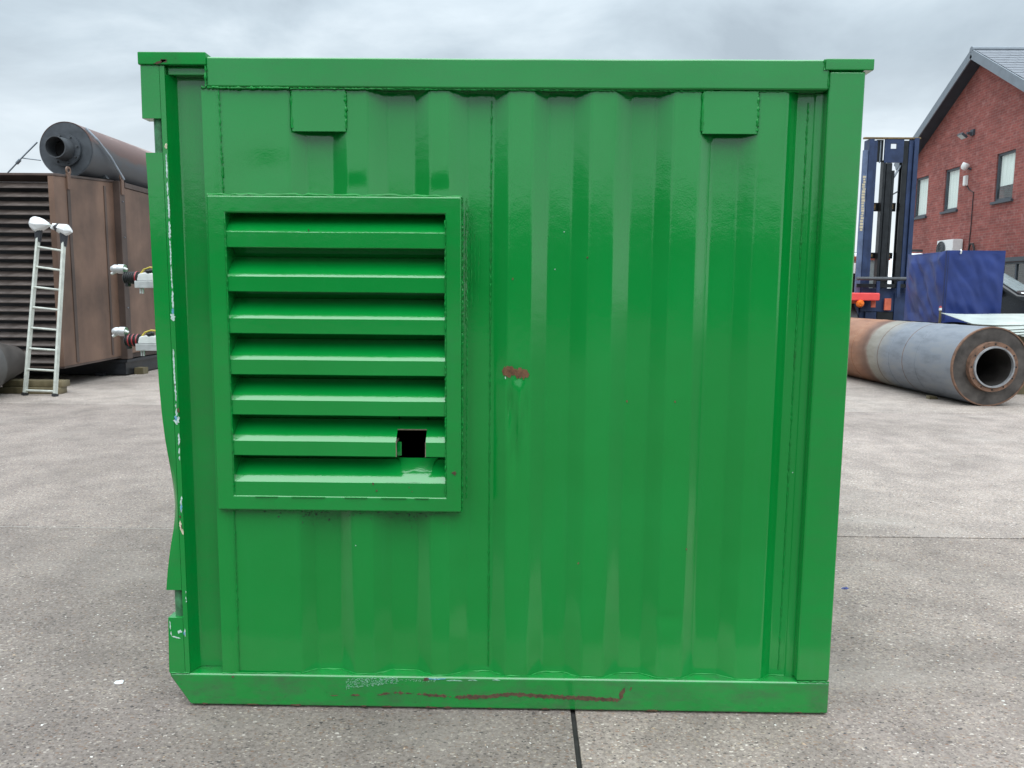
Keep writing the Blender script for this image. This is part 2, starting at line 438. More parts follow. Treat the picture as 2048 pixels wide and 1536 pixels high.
# corner caps
def cap(x0, x1, z0, z1, seed):
    m = MB().box(x0, x1, -.006, .17, z0, z1)
    return part('corner_cap', m, M['weld'] if seed else M['green_post'], gc, bevel=.004)
cap(-1.228, -.997, 2.290, 2.332, 1); cap(1.079, 1.241, 2.2835, 2.321, 0)
rbox('lifting_plate', M['green_post'], 1.095, 1.155, .02, .10, 2.3212, 2.325, .001)
# left post: dented plate with two hinge notches, extruded to a channel flange
zo = [(2.289, -1.222), (2.115, -1.224)]
mid = [(2.002, -1.217), (1.90, -1.2145), (1.759, -1.213), (1.55, -1.2115), (1.361, -1.211), (1.202, -1.207), (1.10, -1.202), (1.004, -1.195), (.93, -1.188), (.904, -1.186), (.84, -1.181), (.766, -1.178), (.72, -1.1795), (.673, -1.184), (.62, -1.193), (.579, -1.199), (.51, -1.208), (.447, -1.2145)]
low = [(.342, -1.213), (.240, -1.216), (.1295, -1.2185)]
def strip(rows, inner, y0, y1, nm):
    m = MB()
    poly = [(x, z) for z, x in rows]+[(inner, rows[-1][0]), (inner, rows[0][0])]
    m.prism(poly, 'y', y0, y1); return part(nm, m, M['green_post'], gc, bevel=.0016)
core = MB().prism([(-1.1585, .1295), (-1.1405, .1295), (-1.1405, 2.289), (-1.1585, 2.289)], 'y', .0004, .06)
part('post_flange', core, M['green_post'], gc, bevel=.0022)
strip(zo, -1.1587, .0, .05, 'hinge_knuckle'); strip(low, -1.1587, .0, .05, 'hinge_knuckle')
# the long dented edge plate, rows subdivided and pushed in where it was hit
dm = MB(); cols = 8; rows = []
for k in range(len(mid)-1):
    (za_, xa), (zb_, xb) = mid[k], mid[k+1]
    nsub = max(2, int((za_-zb_)/.02))
    for q in range(nsub): t = q/nsub; rows.append((za_+(zb_-za_)*t, xa+(xb-xa)*t))
rows.append(mid[-1])
for z, xo in rows:
    dent = .020*math.exp(-((z-.78)/.16)**2)
    for c in range(cols+1):
        t = c/cols; x = xo+(-1.1587-xo)*t
        dm.v.append((x, dent*(1-t)**1.3+.0008*noise.noise(Vector((x*20, z*5, 1))), z))
nr = len(rows)
nv = len(dm.v)
for z, xo in rows:
    dm.v.append((xo+.001, .05, z)); dm.v.append((-1.1587, .05, z))
for i in range(nr-1):
    for c in range(cols): a = i*(cols+1)+c; dm.f.append((a, a+1, a+cols+2, a+cols+1))
    a, b = i*(cols+1), (i+1)*(cols+1); dm.f.append((a, b, nv+2*i+2, nv+2*i))
    a, b = a+cols, b+cols; dm.f.append((a, b, nv+2*i+3, nv+2*i+1)); dm.f.append((nv+2*i, nv+2*i+1, nv+2*i+3, nv+2*i+2))
dm.f.append(tuple(range(cols+1))+(nv+1, nv)); e0 = (nr-1)*(cols+1); dm.f.append(tuple(range(e0, e0+cols+1))+(nv+2*nr-1, nv+2*nr-2))
part('dented_edge_plate', dm, M['green_post'], gc, label='dented and scratched edge plate between the hinge pins', ang=28)
for z0, z1 in ((1.99, 2.125), (.33, .46)):
    part('hinge_pin', MB().tube([(-1.178, .032, z0), (-1.178, .032, z1)], .0195, 20), M['pin'], gc)
# recessed channel between post and panel
ch = MB()
prof = [(-1.1404, .004), (-1.138, .012), (-1.122, .050), (-1.112, .056), (-1.016, .056), (-1.016, .060), (-1.1404, .062)]
ch.prism(prof, 'z', .1293, 2.262); part('post_channel', ch, M['green_post'], gc, ang=40)
rbox('channel_header', M['green_post'], -1.139, -1.0, .018, .10, 2.2625, 2.2895, .003)
# corrugated end sheet with the vent opening
OUT, INN = .012, .049
key = [(-1.0205, .006), (-.962, .007), (-.958, OUT), (-.727, OUT), (-.673, INN), (-.585, INN), (-.530, OUT), (-.460, OUT), (-.393, INN), (-.302, INN), (-.246, OUT), (-.182, OUT), (-.114, INN), (-.028, INN), (.026, OUT), (.106, OUT), (.163, INN), (.243, INN), (.305, OUT), (.388, OUT), (.448, INN), (.527, INN), (.586, OUT), (.675, OUT), (.727, INN), (.812, INN), (.874, OUT), (.966, OUT), (1.010, INN+.002), (1.066, INN+.002), (1.072, INN-.008), (1.0965, INN-.008)]
def y_key(x):
    for (a, ya), (b, yb) in zip(key, key[1:]):
        if a <= x <= b: return ya+(yb-ya)*(x-a)/(b-a)
    return OUT
pts = []
rad = .008
for i, (x, y) in enumerate(key):
    if 2 < i < len(key)-2:
        lo = min(rad, (x-key[i-1][0])*.4); hi = min(rad, (key[i+1][0]-x)*.4)
        a, b, c0 = x-lo, x+hi, (x, y)
        A = (a, y_key(a)); B = (b, y_key(b))
        for t in (0, .25, .5, .75, 1):
            pts.append(((1-t)**2*A[0]+2*t*(1-t)*x+t*t*B[0], (1-t)**2*A[1]+2*t*(1-t)*y+t*t*B[1]))
    else: pts.append((x, y))
def fill(pts, step=.02):
    o = []
    for p, q in zip(pts, pts[1:]):
        n = max(1, int((q[0]-p[0])/step))
        for k in range(n): o.append((p[0]+(q[0]-p[0])*k/n, p[1]+(q[1]-p[1])*k/n))
    o.append(pts[-1]); return o
pts = fill(pts)
refine = []
for p_, q_ in zip(pts, pts[1:]):
    refine.append(p_)
    if -.01 < p_[0] < .14 and q_[0]-p_[0] > .006:
        n_ = int((q_[0]-p_[0])/.005)+1
        refine += [(p_[0]+(q_[0]-p_[0])*k/n_, p_[1]+(q_[1]-p_[1])*k/n_) for k in range(1, n_)]
pts = refine+[pts[-1]]
HX0, HX1, HZ0, HZ1 = -.955, -.180, .795, 1.815
for hx in (HX0, HX1): pts.append((hx, y_key(hx)))
pts.sort()
zs = [.1285+(2.2187-.1285)*k/110 for k in range(111)]+[HZ0, HZ1]+[.86+.0095*k for k in range(48)]; zs.sort()
def warp(x, z):
    edge = min(1, (z-.128)/.10, (2.219-z)/.10, (1.09-x)/.08, (x+1.02)/.08); edge = max(0, edge)
    a = .0015*noise.noise(Vector((x*2.1, z*.8, 2.0)))+.0010*noise.noise(Vector((x*6, z*3.0, 9.0)))+.0005*noise.noise(Vector((x*14, z*9, 4.0)))
    d = 0
    for cx, cz, sx, sz, amp in ((.055, 1.245, .040, .030, .005), (.036, 1.15, .010, .09, .012), (.070, 1.10, .009, .12, -.009), (.052, 1.00, .013, .10, .007), (.095, 1.12, .008, .08, .004), (-.50, 1.890, .03, .035, .005), (-.21, 1.885, .03, .035, .005), (-.80, 1.95, .10, .07, .0030), (.62, .36, .05, .02, .003), (.30, .62, .02, .2, .002)):
        d += amp*math.exp(-((x-cx)/sx)**2-((z-cz)/sz)**2)
    return (a+d)*edge
cs = MB(); nx = len(pts)
for z in zs:
    for x, y in pts: cs.v.append((x, y+warp(x, z), z))
for j in range(len(zs)-1):
    zm = (zs[j]+zs[j+1])/2
    for i in range(nx-1):
        xm = (pts[i][0]+pts[i+1][0])/2
        if HX0 < xm < HX1 and HZ0 < zm < HZ1: continue
        a = j*nx+i; cs.f.append((a, a+1, a+nx+1, a+nx))
part('corrugated_end_wall', cs, M['green'], gc, ang=60)
# weld beads: bumpy ropes of paint-covered weld
def bead(path, r, seed, name='weld_bead', step=.006, lump=.55, parent=gc):
    rnd = random.Random(seed); P = []; Rr = []
    for p, q in zip(path, path[1:]):
        p, q = Vector(p), Vector(q); n = max(2, int((q-p).length/step))
        for k in range(n):
            P.append(p+(q-p)*k/n+Vector((rnd.uniform(-1, 1), rnd.uniform(-.5, .5), rnd.uniform(-1, 1)))*r*.35)
            Rr.append(r*(1+rnd.uniform(-lump, lump)))
    P.append(Vector(path[-1])); Rr.append(r)
    return part(name, MB().tube(P, Rr, 6), M['weld'], parent, ang=60)
bead([(-.960, .008, .135), (-.959, .008, .745)], .0022, 1); bead([(-.9585, .008, 1.87), (-.961, .008, 2.214)], .0026, 2)
bead([(-.038, .0475, .15), (-.036, .048, 2.19)], .0024, 3)
bead([(1.045, .0505, .15), (1.048, .0505, 2.19)], .0026, 4)
bead([(-1.018, .004, 2.2185), (-.72, .004, 2.2175)], .0040, 5); bead([(-.715, .004, 2.217), (1.0, .012, 2.2175)], .0028, 55)
bead([(-1.215, .0, .1285), (-1.142, .0, .1285)], .0028, 6); bead([(1.10, .0, .1285), (1.215, .0, .1285)], .0028, 7)
bead([(-1.018, .004, .129), (-.73, .008, .129)], .0026, 71, step=.014, lump=.4)
bead([(x, y-.0012, .1285) for x, y in key[3:-2]], .0034, 72, step=.016, lump=.3)
bead([(-1.0, -.003, 2.222), (-1.0, -.003, 2.288)], .0035, 8); bead([(1.077, -.001, 2.285), (1.077, -.001, 2.318)], .003, 9); bead([(1.0935, -.0005, 2.225), (1.092, -.0005, 2.28)], .002, 10)
# pocket plates under the top rail
def plate(x0, x1, z0, seed):
    pl = part('pocket_plate', MB().box(x0, x1, .0080, .0145, z0, 2.2165), M['green'], gc, bevel=.0012)
    bead([(x0, .011, z0+.01), (x0, .011, 2.21)], .0042, seed, parent=pl, step=.012, lump=.5); bead([(x1, .011, z0+.01), (x1, .011, 2.21)], .0042, seed+1, parent=pl)
plate(-.714, -.531, 2.0775, 20); plate(.680, .865, 2.0775, 30)

# ---- louvred vent
FX0, FX1, FZ0, FZ1 = -1.006, -.134, .757, 1.859
IX0, IX1, IZ0, IZ1 = -.945, -.190, .810, 1.801
YF = -.021
fr_ = MB(); o4 = [(FX0, FZ0), (FX1, FZ0), (FX1, FZ1), (FX0, FZ1)]; i4 = [(IX0, IZ0), (IX1, IZ0), (IX1, IZ1), (IX0, IZ1)]
wob = lambda x, z: YF+.0012*noise.noise(Vector((x*4, z*4, 2)))
fr_.add([(x, wob(x, z), z) for x, z in o4]+[(x, YF+.003, z) for x, z in i4]+[(x, .055, z) for x, z in o4]+[(x, .085, z) for x, z in i4],
        [(k, (k+1) % 4, 4+(k+1) % 4, 4+k) for k in range(4)]+[(8+k, 8+(k+1) % 4, (k+1) % 4, k) for k in range(4)]+[(4+k, 4+(k+1) % 4, 12+(k+1) % 4, 12+k) for k in range(4)]+[(12+k, 12+(k+1) % 4, 8+(k+1) % 4, 8+k) for k in range(4)])
vent = part('vent_frame', fr_, M['green_post'], gc, bevel=.006, seg=3, ang=50)
bead([(FX0, -.006, FZ1+.002), (-.75, -.004, FZ1+.004), (-.45, -.004, FZ1+.003), (FX1, -.004, FZ1+.001)], .0058, 41, step=.022, lump=.6, parent=vent)
bead([(FX1+.002, .0, FZ1), (FX1+.002, .0, FZ0)], .0036, 42, lump=.7, parent=vent); bead([(FX0-.001, -.002, FZ1), (FX0, -.002, FZ0)], .0026, 43, parent=vent)
bead([(FX0, -.004, FZ0-.002), (FX1, -.004, FZ0-.002)], .0036, 44, lump=.7, parent=vent)
for k_ in range(5): bead([(-.125+.012*k_+random.uniform(-.003, .003), .016-.001*k_, 1.85-.09*k_*random.random()), (-.122+.011*k_, .014, 1.60-.2*random.random())], .0014, 300+k_, step=.014, lump=.9, parent=vent)
bead([(-.118, .016, 1.86), (-.116, .012, 1.55), (-.118, .014, .80)], .0020, 45, lump=.9, parent=vent)
bead([(IX1, -.019, IZ1-.02), (IX1, -.019, IZ0+.01)], .0020, 46, lump=.8, parent=vent); bead([(IX0, -.019, IZ1-.02), (IX0, -.019, IZ0+.01)], .0018, 47, lump=.8, parent=vent)
# blade section (y, z above its bottom edge), thin folded sheet
sec = [(-.013, 0), (-.015, .002), (-.015, .0525), (.0035, .0740), (.062, .1200), (.065, .1215), (.078, .1225), (.050, .156)]
def sheet(sec, x0, x1, zb, m, th=.0028, nseg=18):
    n = len(sec)
    back = []
    for i, (y, z) in enumerate(sec):
        a = Vector(sec[max(i-1, 0)]); b = Vector(sec[min(i+1, n-1)]); d = (b-a).normalized(); back.append((y+d.y*th, z-d.x*th))
    loop = list(sec)+back[::-1]
    k = len(loop); vs = []
    ns = max(1, int(nseg*(x1-x0)/.75))
    for q in range(ns+1):
        x = x0+(x1-x0)*q/ns
        for y, z in loop:
            vs.append((x, y+.0009*noise.noise(Vector((x*5, zb*7, 1))), z+zb+.0009*noise.noise(Vector((x*4, zb*9, 3)))))
    fs = [tuple(range(k)), tuple(range(ns*k+k-1, ns*k-1, -1))]
    for q in range(ns):
        for i in range(k): fs.append((q*k+i, q*k+k+i, q*k+k+(i+1) % k, q*k+(i+1) % k))
    m.add(vs, fs)
HOLE0, HOLE1 = -.3655, -.2605
for i, zb in enumerate((1.684, 1.533, 1.388, 1.244, 1.101, .955, .8075)):
    m = MB()
    if i == 5:
        sheet(sec, IX0, HOLE0, zb, m); sheet(sec, HOLE1, IX1, zb, m)
        sheet([(.027, .0925), (.062, .120), (.065, .1215), (.078, .1225), (.050, .156)], HOLE0, HOLE1, zb, m)
        bl = part('louvre_blade', m, M['green'], vent, label='cut-through lower louvre blade with a square hole', ang=14)
        rim = MB(); y0 = -.0165
        rim.box(HOLE0-.001, HOLE0+.0015, -.0155, .045, zb+.05, zb+.058).box(HOLE0-.0005, HOLE0+.0018, -.016, -.011, zb, zb+.055).box(HOLE1-.0018, HOLE1+.0005, -.016, -.011, zb, zb+.055)
        rim.obox(((HOLE0+HOLE1)/2, .0245, zb+.0915), (1,0,0), (0,.7,.7), (0,-.7,.7), (HOLE1-HOLE0)/2, .0016, .002)
        part('cut_edge', rim, M['bare_edge'], vent, flat=True)
        part('backing_tab', MB().box(HOLE0-.004, HOLE0+.0125, .030, .033, zb-.004, zb+.046), M['green'], vent, flat=True)
    else:
        if i == 6:
            sheet(sec[:-1], IX0, IX1, zb, m); sheet([(.080, .1225), (.050, .156)], IX0, HOLE0-.004, zb, m); sheet([(.080, .1225), (.050, .156)], HOLE1+.02, IX1, zb, m); bl = part('louvre_blade', m, M['green'], vent, ang=14)
            pz = MB(); ramp_pts = []
            for t in [k/10 for k in range(11)]:
                y = -.0145+t*.078; z = zb+.0545+t*.0740
                fl = .018*(abs(t-.35)/.65)**3 if t > .35 else .05*((.35-t)/.35)**2
                ramp_pts.append((-.354-fl, -.243+fl, y, z))
            for a, b, y, z in ramp_pts:
                for q in range(9):
                    x = a+(b-a)*q/8; pz.v.append((x, y, z+.0014*noise.noise(Vector((x*30, y*30, 1)))))
            for j in range(10):
                for q in range(8): k = j*9+q; pz.f.append((k, k+1, k+10, k+9))
            part('repair_patch', pz, M['green_post'], vent, ang=60)
            bead([(-.345, .070, zb+.116), (-.25, .070, zb+.116)], .003, 91, parent=vent)
        else:
            sheet(sec, IX0, IX1, zb, m); part('louvre_blade', m, M['green'], vent, ang=14)
# tabs along the bottom edge
tb = MB()
for a, b in ((-.87, -.79), (-.74, -.62), (-.55, -.47), (-.42, -.33), (-.30, -.25)): tb.box(a, b, -.0222, -.018, .8055, .8075)
part('edge_tab', tb, M['green'], vent, flat=True)

# ---- marks on the paint: irregular patches a fraction of a millimetre proud
def blotch(m, cx, cz, w_, h_, seed, y, n=14, rough=.45):
    rnd = random.Random(seed); vs = []
    for k in range(n):
        t = 6.283*k/n; r = 1+rnd.uniform(-rough, rough)
        vs.append((cx+.5*w_*r*math.cos(t), cz+.5*h_*r*math.sin(t)))
    a = [(x, y, z) for x, z in vs]; b = [(x, y+.003, z) for x, z in vs]
    m.add(a+b, [tuple(range(n))]+[(k, (k+1) % n, n+(k+1) % n, n+k) for k in range(n)])
def ragged(m, path, w_, seed, y, step=.006):
    """ragged broken band along a path of (x,z)"""
    rnd = random.Random(seed); P = []
    for p, q in zip(path, path[1:]):
        l = math.dist(p, q); n = max(1, int(l/step))
        for k in range(n): P.append((p[0]+(q[0]-p[0])*k/n, p[1]+(q[1]-p[1])*k/n))
    P.append(path[-1]); Ls, Rs = [], []
    for i, p in enumerate(P):
        a, b = P[max(0, i-1)], P[min(len(P)-1, i+1)]; d = Vector((b[0]-a[0], b[1]-a[1])).normalized(); nrm = Vector((-d.y, d.x))
        e = min(1, i/2, (len(P)-1-i)/2)
        Ls.append((p[0]+nrm.x*w_*.5*e*rnd.uniform(.35, 1.3), y, p[1]+nrm.y*w_*.5*e*rnd.uniform(.35, 1.3)))
        Rs.append((p[0]-nrm.x*w_*.5*e*rnd.uniform(.35, 1.3), y, p[1]-nrm.y*w_*.5*e*rnd.uniform(.35, 1.3)))
    n = len(P); vs = Ls+Rs
    m.add(vs+[(x, yy+.003, z) for x, yy, z in vs], [(i, i+1, n+i+1, n+i) for i in range(n-1)]+[(i, i+1, 2*n+i+1, 2*n+i) for i in range(n-1)]+[(n+i, n+i+1, 3*n+i+1, 3*n+i) for i in range(n-1)])
def broken(m, path, w_, seed, y, on=.03, off=.012):
    rnd = random.Random(seed)
    for p, q in zip(path, path[1:]):
        l = math.dist(p, q); t = 0
        while t < l:
            a = min(l, t+rnd.uniform(.4, 1.6)*on)
            f = lambda s: (p[0]+(q[0]-p[0])*s/l+rnd.uniform(-.0012, .0012), p[1]+(q[1]-p[1])*s/l)
            if a-t > .006: ragged(m, [f(t), f((t+a)/2), f(a)], w_*rnd.uniform(.6, 1.3), rnd.randint(0, 9999), y, .004)
            t = a+rnd.uniform(.3, 1.7)*off
def conform(m):
    for i, (x, y, z) in enumerate(m.v): m.v[i] = (x, y_key(x)+warp(x, z)-.0014+y, z)
# rail scrapes
m = MB()
broken(m, [(-.43, .060), (-.37, .066), (-.28, .060), (-.17, .052)], .011, 1, -.0042, .06, .012); ragged(m, [(-.16, .050), (-.02, .057), (.05, .066), (.16, .060), (.33, .054), (.452, .049)], .0165, 2, -.0042)
ragged(m, [(.452, .047), (.456, .075), (.468, .098)], .015, 3, -.0042); ragged(m, [(.485, .086), (.494, .102)], .012, 4, -.0042)
blotch(m, -.263, .118, .022, .010, 5, -.0042); blotch(m, -.98, .118, .008, .007, 6, -.0042); broken(m, [(-1.1, .012), (-.2, .010), (.6, .010)], .006, 7, -.0042, .03, .13); broken(m, [(.9, .010), (1.2, .012)], .005, 8, -.0042, .03, .12)
broken(m, [(-.62, .05), (-.42, .056)], .007, 9, -.0042, .03, .05)
part('rust_scrape', m, M['rust'], gc, kind='stuff', flat=True)
m = MB()
rnd = random.Random(4)
for k in range(330):
    t = rnd.random(); blotch(m, -.555+.185*t, .078+.012*t+(.040-.018*t)*rnd.random()+.012*t, rnd.uniform(.0012, .0055), rnd.uniform(.0007, .002), k, -.0041, 6, .7)
for k in range(60): blotch(m, -.37+.14*rnd.random(), .108+.010*rnd.random(), rnd.uniform(.001, .004), rnd.uniform(.0006, .0016), k+900, -.0041, 6, .7)
broken(m, [(-.56, .072), (-.56, .108)], .004, 12, -.0041, .02, .006)
for a, b, z in ((-.19, -.13, .115), (-.11, -.075, .117), (-.25, -.215, .121), (-.02, .01, .119)): ragged(m, [(a, z), ((a+b)/2, z+.002), (b, z-.001)], .004, int(z*9999), -.0041, .004)
part('paint_scrape', m, M['scuff'], gc, kind='stuff', flat=True)
# scratch line down the dented post edge
m = MB()
broken(m, [(-1.147, 2.0), (-1.146, 1.86), (-1.146, 1.62), (-1.146, 1.47), (-1.147, 1.44)], .0062, 21, -.0006, .14, .006)
broken(m, [(-1.150, 1.33), (-1.1495, 1.12), (-1.149, 1.09)], .0075, 22, -.0006, .12, .005); broken(m, [(-1.145, 1.03), (-1.1445, .93)], .006, 23, -.0006, .03, .01)
broken(m, [(-1.1445, .80), (-1.149, .73)], .008, 24, -.0006, .05, .004); blotch(m, -1.150, 1.075, .018, .030, 25, -.0007); blotch(m, -1.148, 1.443, .015, .022, 26, -.0007)
broken(m, [(-1.208, .33), (-1.203, .27), (-1.168, .262)], .006, 27, -.0006, .03, .006); broken(m, [(-1.140-.003, .445), (-1.143, .40)], .006, 28, -.0006, .02, .008); blotch(m, -1.172, .288, .018, .012, 29, -.0006, 10, .6); broken(m, [(-1.152, .30), (-1.152, .265)], .008, 30, -.0006, .03, .004)
part('paint_scrape', m, M['white_scrape'], gc, kind='stuff', flat=True)
m = MB()
ragged(m, [(-1.153, .71), (-1.150, .675), (-1.139-.004, .655)], .009, 31, -.0007, .005); blotch(m, -1.145, .345+1.68, .010, .014, 32, -.0007)
part('paint_scrape', m, M['cream_scrape'], gc, kind='stuff', flat=True)
m = MB()
blotch(m, -1.152, 1.083, .009, .016, 33, -.0011); broken(m, [(-1.146, .77), (-1.149, .742)], .006, 34, -.0011, .03, .004); blotch(m, -1.1465, 1.462, .007, .018, 35, -.0011); ragged(m, [(-.26, .1215), (-.225, .1195), (-.19, .1225)], .003, 36, -.0043, .004); blotch(m, -1.1555, .282, .006, .013, 38, -.0011)
part('paint_scrape', m, M['blue_scrape'], gc, kind='stuff', flat=True)
m = MB()
blotch(m, -1.142, 1.112, .007, .014, 41, -.0009); blotch(m, -1.1515, .722, .006, .012, 42, -.0009); ragged(m, [(-1.150, .695), (-1.1455, .67)], .005, 43, -.0010); blotch(m, -1.152, 1.203, .005, .006, 44, -.0008)
ragged(m, [(-1.175, 2.293), (-1.155, 2.2955), (-1.125, 2.306)], .009, 45, -.0066); blotch(m, -1.138, 2.302, .022, .014, 451, -.0066)
blotch(m, -.159, .900, .014, .013, 46, YF-.0006); blotch(m, -1.0, .0, .001, .001, 1, .02)
blotch(m, -.449, .857, .008, .009, 47, -.0162); blotch(m, -.436, .832, .006, .007, 48, -.0162); blotch(m, -.66, 1.745, .004, .006, 49, -.0145); blotch(m, -.32, .845, .003, .003, 491, -.0162); blotch(m, -.31, .83, .003, .003, 492, -.0162)
part('rust_spot', m, M['rust'], gc, kind='stuff', flat=True)
m = MB()
ragged(m, [(.006, 1.262), (.030, 1.2595), (.060, 1.257), (.104, 1.2515)], .036, 51, 0, .004); ragged(m, [(.014, 1.252), (.026, 1.247), (.040, 1.247)], .016, 52, 0, .004)
for x, z in ((.455, 1.154), (.042, 1.585), (.62, 1.16), (.68, .62), (.30, 1.66), (.29, .56)): blotch(m, x, z, .005, .007, int(z*999), 0)
conform(m)
part('rust_gash', m, M['rust_o'], gc, kind='stuff', flat=True)
m = MB()
blotch(m, .019, 1.238, .004, .008, 61, 0)  # painted pale highlight just below the rust gash
for x, z in ((.19, 1.62), (-.52, .62), (.22, 1.75), (1.06, .9)): blotch(m, x, z, .003, .0045, int(z*777), 0)
conform(m)
part('chip_and_highlight', m, M['white_scrape'], gc, kind='stuff', flat=True)

# ---- shell behind the end wall
sh = MB()
sh.box(-1.150, -1.120, .066, DEP, .0, 2.234); sh.box(1.140, 1.170, .142, DEP, .0, 2.234); sh.box(-1.12, 1.14, DEP-.05, DEP, .0, 2.234); sh.box(-1.119, 1.139, .132, DEP-.051, .05, .09)
part('shell', sh, M['green'], gc, kind='stuff', flat=True)
gm = MB()
for k in range(70):
    x_ = random.choice((random.gauss(-.66, .05), random.gauss(-.30, .07), random.uniform(-.9, -.2))); z_ = .748-abs(random.gauss(0, .022))
    if HX0 < x_ < HX1: blotch(gm, x_, z_, random.uniform(.002, .007), random.uniform(.002, .006), k+4000, 0, 7, .6)
conform(gm)
part('grime_spot', gm, M['grime'], gc, kind='stuff', flat=True)
part('roof_sheet', MB().box(-1.15, 1.17, .102, DEP, 2.235, 2.27), M['green'], gc, flat=True)
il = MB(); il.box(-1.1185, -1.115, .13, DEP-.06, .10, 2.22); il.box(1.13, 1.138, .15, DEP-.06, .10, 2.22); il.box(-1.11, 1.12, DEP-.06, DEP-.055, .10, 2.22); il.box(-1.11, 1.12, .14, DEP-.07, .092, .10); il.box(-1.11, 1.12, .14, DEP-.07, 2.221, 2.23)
part('dark_inner_box', il, M['dark_in'], gc, flat=True)  # added near-black box, its colour makes the vent hole read as dark
# ---- cable connectors on the left side
M['alu'] = simple('bright_aluminium', (.62, .63, .63), .45, .55, .15, 20, .1)
M['plastic_w'] = simple('white_plastic', (.74, .75, .74), .4, 0, .08, 30, .1)
M['rubber'] = simple('black_rubber', (.018, .018, .02), .55, 0, .3, 40, .1)
M['red_p'] = simple('red_plastic', (.33, .03, .035), .4, 0, .2, 30, 0)
M['yellow_w'] = simple('yellow_wire', (.60, .47, .06), .45, 0, .2, 30, 0)
def connector(z, y, dxx, redn):
    X = lambda x: x+dxx
    body = MB()
    body.prism([(X(-1.507), z-.010), (X(-1.20), z-.010), (X(-1.20), z+.018), (X(-1.42), z+.02), (X(-1.475), z+.024), (X(-1.50), z+.018)], 'y', y-.028, y+.028)
    b = part('cable_connector', body, M['plastic_w'], gc, bevel=.006)
    part('mounting_plate', MB().box(X(-1.512), -1.152, y-.035, y+.035, z-.039, z-.0105), M['alu'], b, bevel=.002)
    bo = MB()
    for q in (-1.495, -1.485, -1.41): bo.tube([(X(q), y-.02, z-.038), (X(q), y-.02, z-.062)], .004, 8)
    part('bolt', bo, M['alu'], b)
    prof = []
    for k in range(7): t = -1.508-k*.0085; prof += [(t, .022), (t-.003, .0255), (t-.0055, .0255), (t-.0085, .022)]
    prof = [(-1.50, .002)]+prof+[(-1.5685, .002)]
    part('ribbed_sleeve', MB().lathe([(-t, r) for t, r in [(p[0]+dxx, p[1]) for p in prof]], (0, y, z+.002), (-1, 0, -.0), 20), M['rubber'], b)
    for k in range(redn):
        t = 1.512+k*.017-dxx; part('red_ring', MB().lathe([(t, .0225), (t, .0268), (t+.005, .0268), (t+.005, .0225)], (0, y, z+.002), (-1, 0, 0), 20, True), M['red_p'], b)
    part('sleeve_lug', MB().box(X(-1.562), X(-1.549), y-.012, y+.012, z-.034, z-.018), M['rubber'], b, bevel=.002)
    cp = MB().lathe([(1.5655-dxx, .003), (1.5655-dxx, .019), (1.59-dxx, .0195), (1.597-dxx, .016), (1.602-dxx, .018), (1.612-dxx, .016), (1.622-dxx, .010), (1.626-dxx, .002)], (0, y, z+.006), (-1, 0, .02), 18)
    part('metal_coupling', cp, M['alu'], b, ang=50)
    part('locking_lever', MB().tube([(X(-1.622), y, z+.018), (X(-1.598), y, z+.030), (X(-1.585), y, z+.038), (X(-1.578), y, z+.026)], [.006, .006, .005, .004], 8).tube([(X(-1.575), y-.01, z+.034), (X(-1.562), y-.01, z+.040), (X(-1.549), y-.01, z+.035)], [.005, .0065, .004], 8), M['plastic_w'], b)
    part('earth_wire', MB().tube([(X(-1.492), y-.015, z+.020), (X(-1.478), y-.018, z+.036), (X(-1.452), y-.018, z+.045), (X(-1.42), y-.015, z+.042), (X(-1.38), y, z+.022)], .0035, 8), M['yellow_w'], b)
    part('terminal_cap', MB().lathe([(0, .001), (0, .015), (.016, .015), (.019, .010), (.02, .001)], (X(-1.458), y-.012, z+.018), (0, -.15, 1), 14), M['rubber'], b)
connector(1.583, .5, 0, 1); connector(1.325, .5, -.008, 3)

# ================================================================== BROWN GENERATOR ENCLOSURE
def brown_mat(name, c0, c1, c2):
    m, nt, bs = new_mat(name)
    mp = coords(nt); s = noise_n(nt, coords(nt, (2.4, 2.4, .5)), 1.3, 5, .55); f = noise_n(nt, mp, 16, 7, .7); b = noise_n(nt, mp, .9, 4, .6)
    c = ramp(nt, s, 'Fac', [(.30, c0), (.50, c1), (.70, c2)])
    d = ramp(nt, b, 'Fac', [(.35, G3(.58)), (.62, G3(1.15))])
    col = mixc(nt, 1.0, c.outputs[0], d.outputs[0], 'MULTIPLY')
    sp = ramp(nt, f, 'Fac', [(.70, G3(0)), (.76, G3(.5))]); col = mixc(nt, sp.outputs[0], col, (.30, .25, .22))
    nt.links.new(col, bs.inputs['Base Color']); bs.inputs['Roughness'].default_value = .55; bs.inputs['Specular IOR Level'].default_value = .4
    bump(nt, bs, f.outputs['Fac'], .12, .004); return m
M['brown'] = brown_mat('weathered_brown_paint', (.125, .076, .055), (.160, .096, .068), (.185, .112, .078))
M['brown_d'] = brown_mat('dark_brown_paint', (.055, .039, .033), (.080, .055, .046), (.10, .070, .058))
M['slat'] = simple('brown_slat_paint', (.080, .062, .054), .42, 0, .35, 5, .1, 60, .5, (1, 4, 4))
M['black_st'] = simple('black_steel', (.016, .018, .022), .45, 0, .4, 5, .1)
M['grey_st'] = simple('grey_steel', (.075, .082, .09), .5, .3, .3, 7, .1)
M['lt_steel'] = simple('galvanised_bar', (.20, .23, .26), .45, .6, .25, 9, .1)
gx = thing('generator_enclosure', (-8.3, 13, 0), 'large brown generator enclosure with a louvred hood, on a black skid base', 'generator')
HY0, HY1, GX1, GX0 = 9.25, 11.0, -7.10, -10.4
hz0, hz1 = .33, 3.26
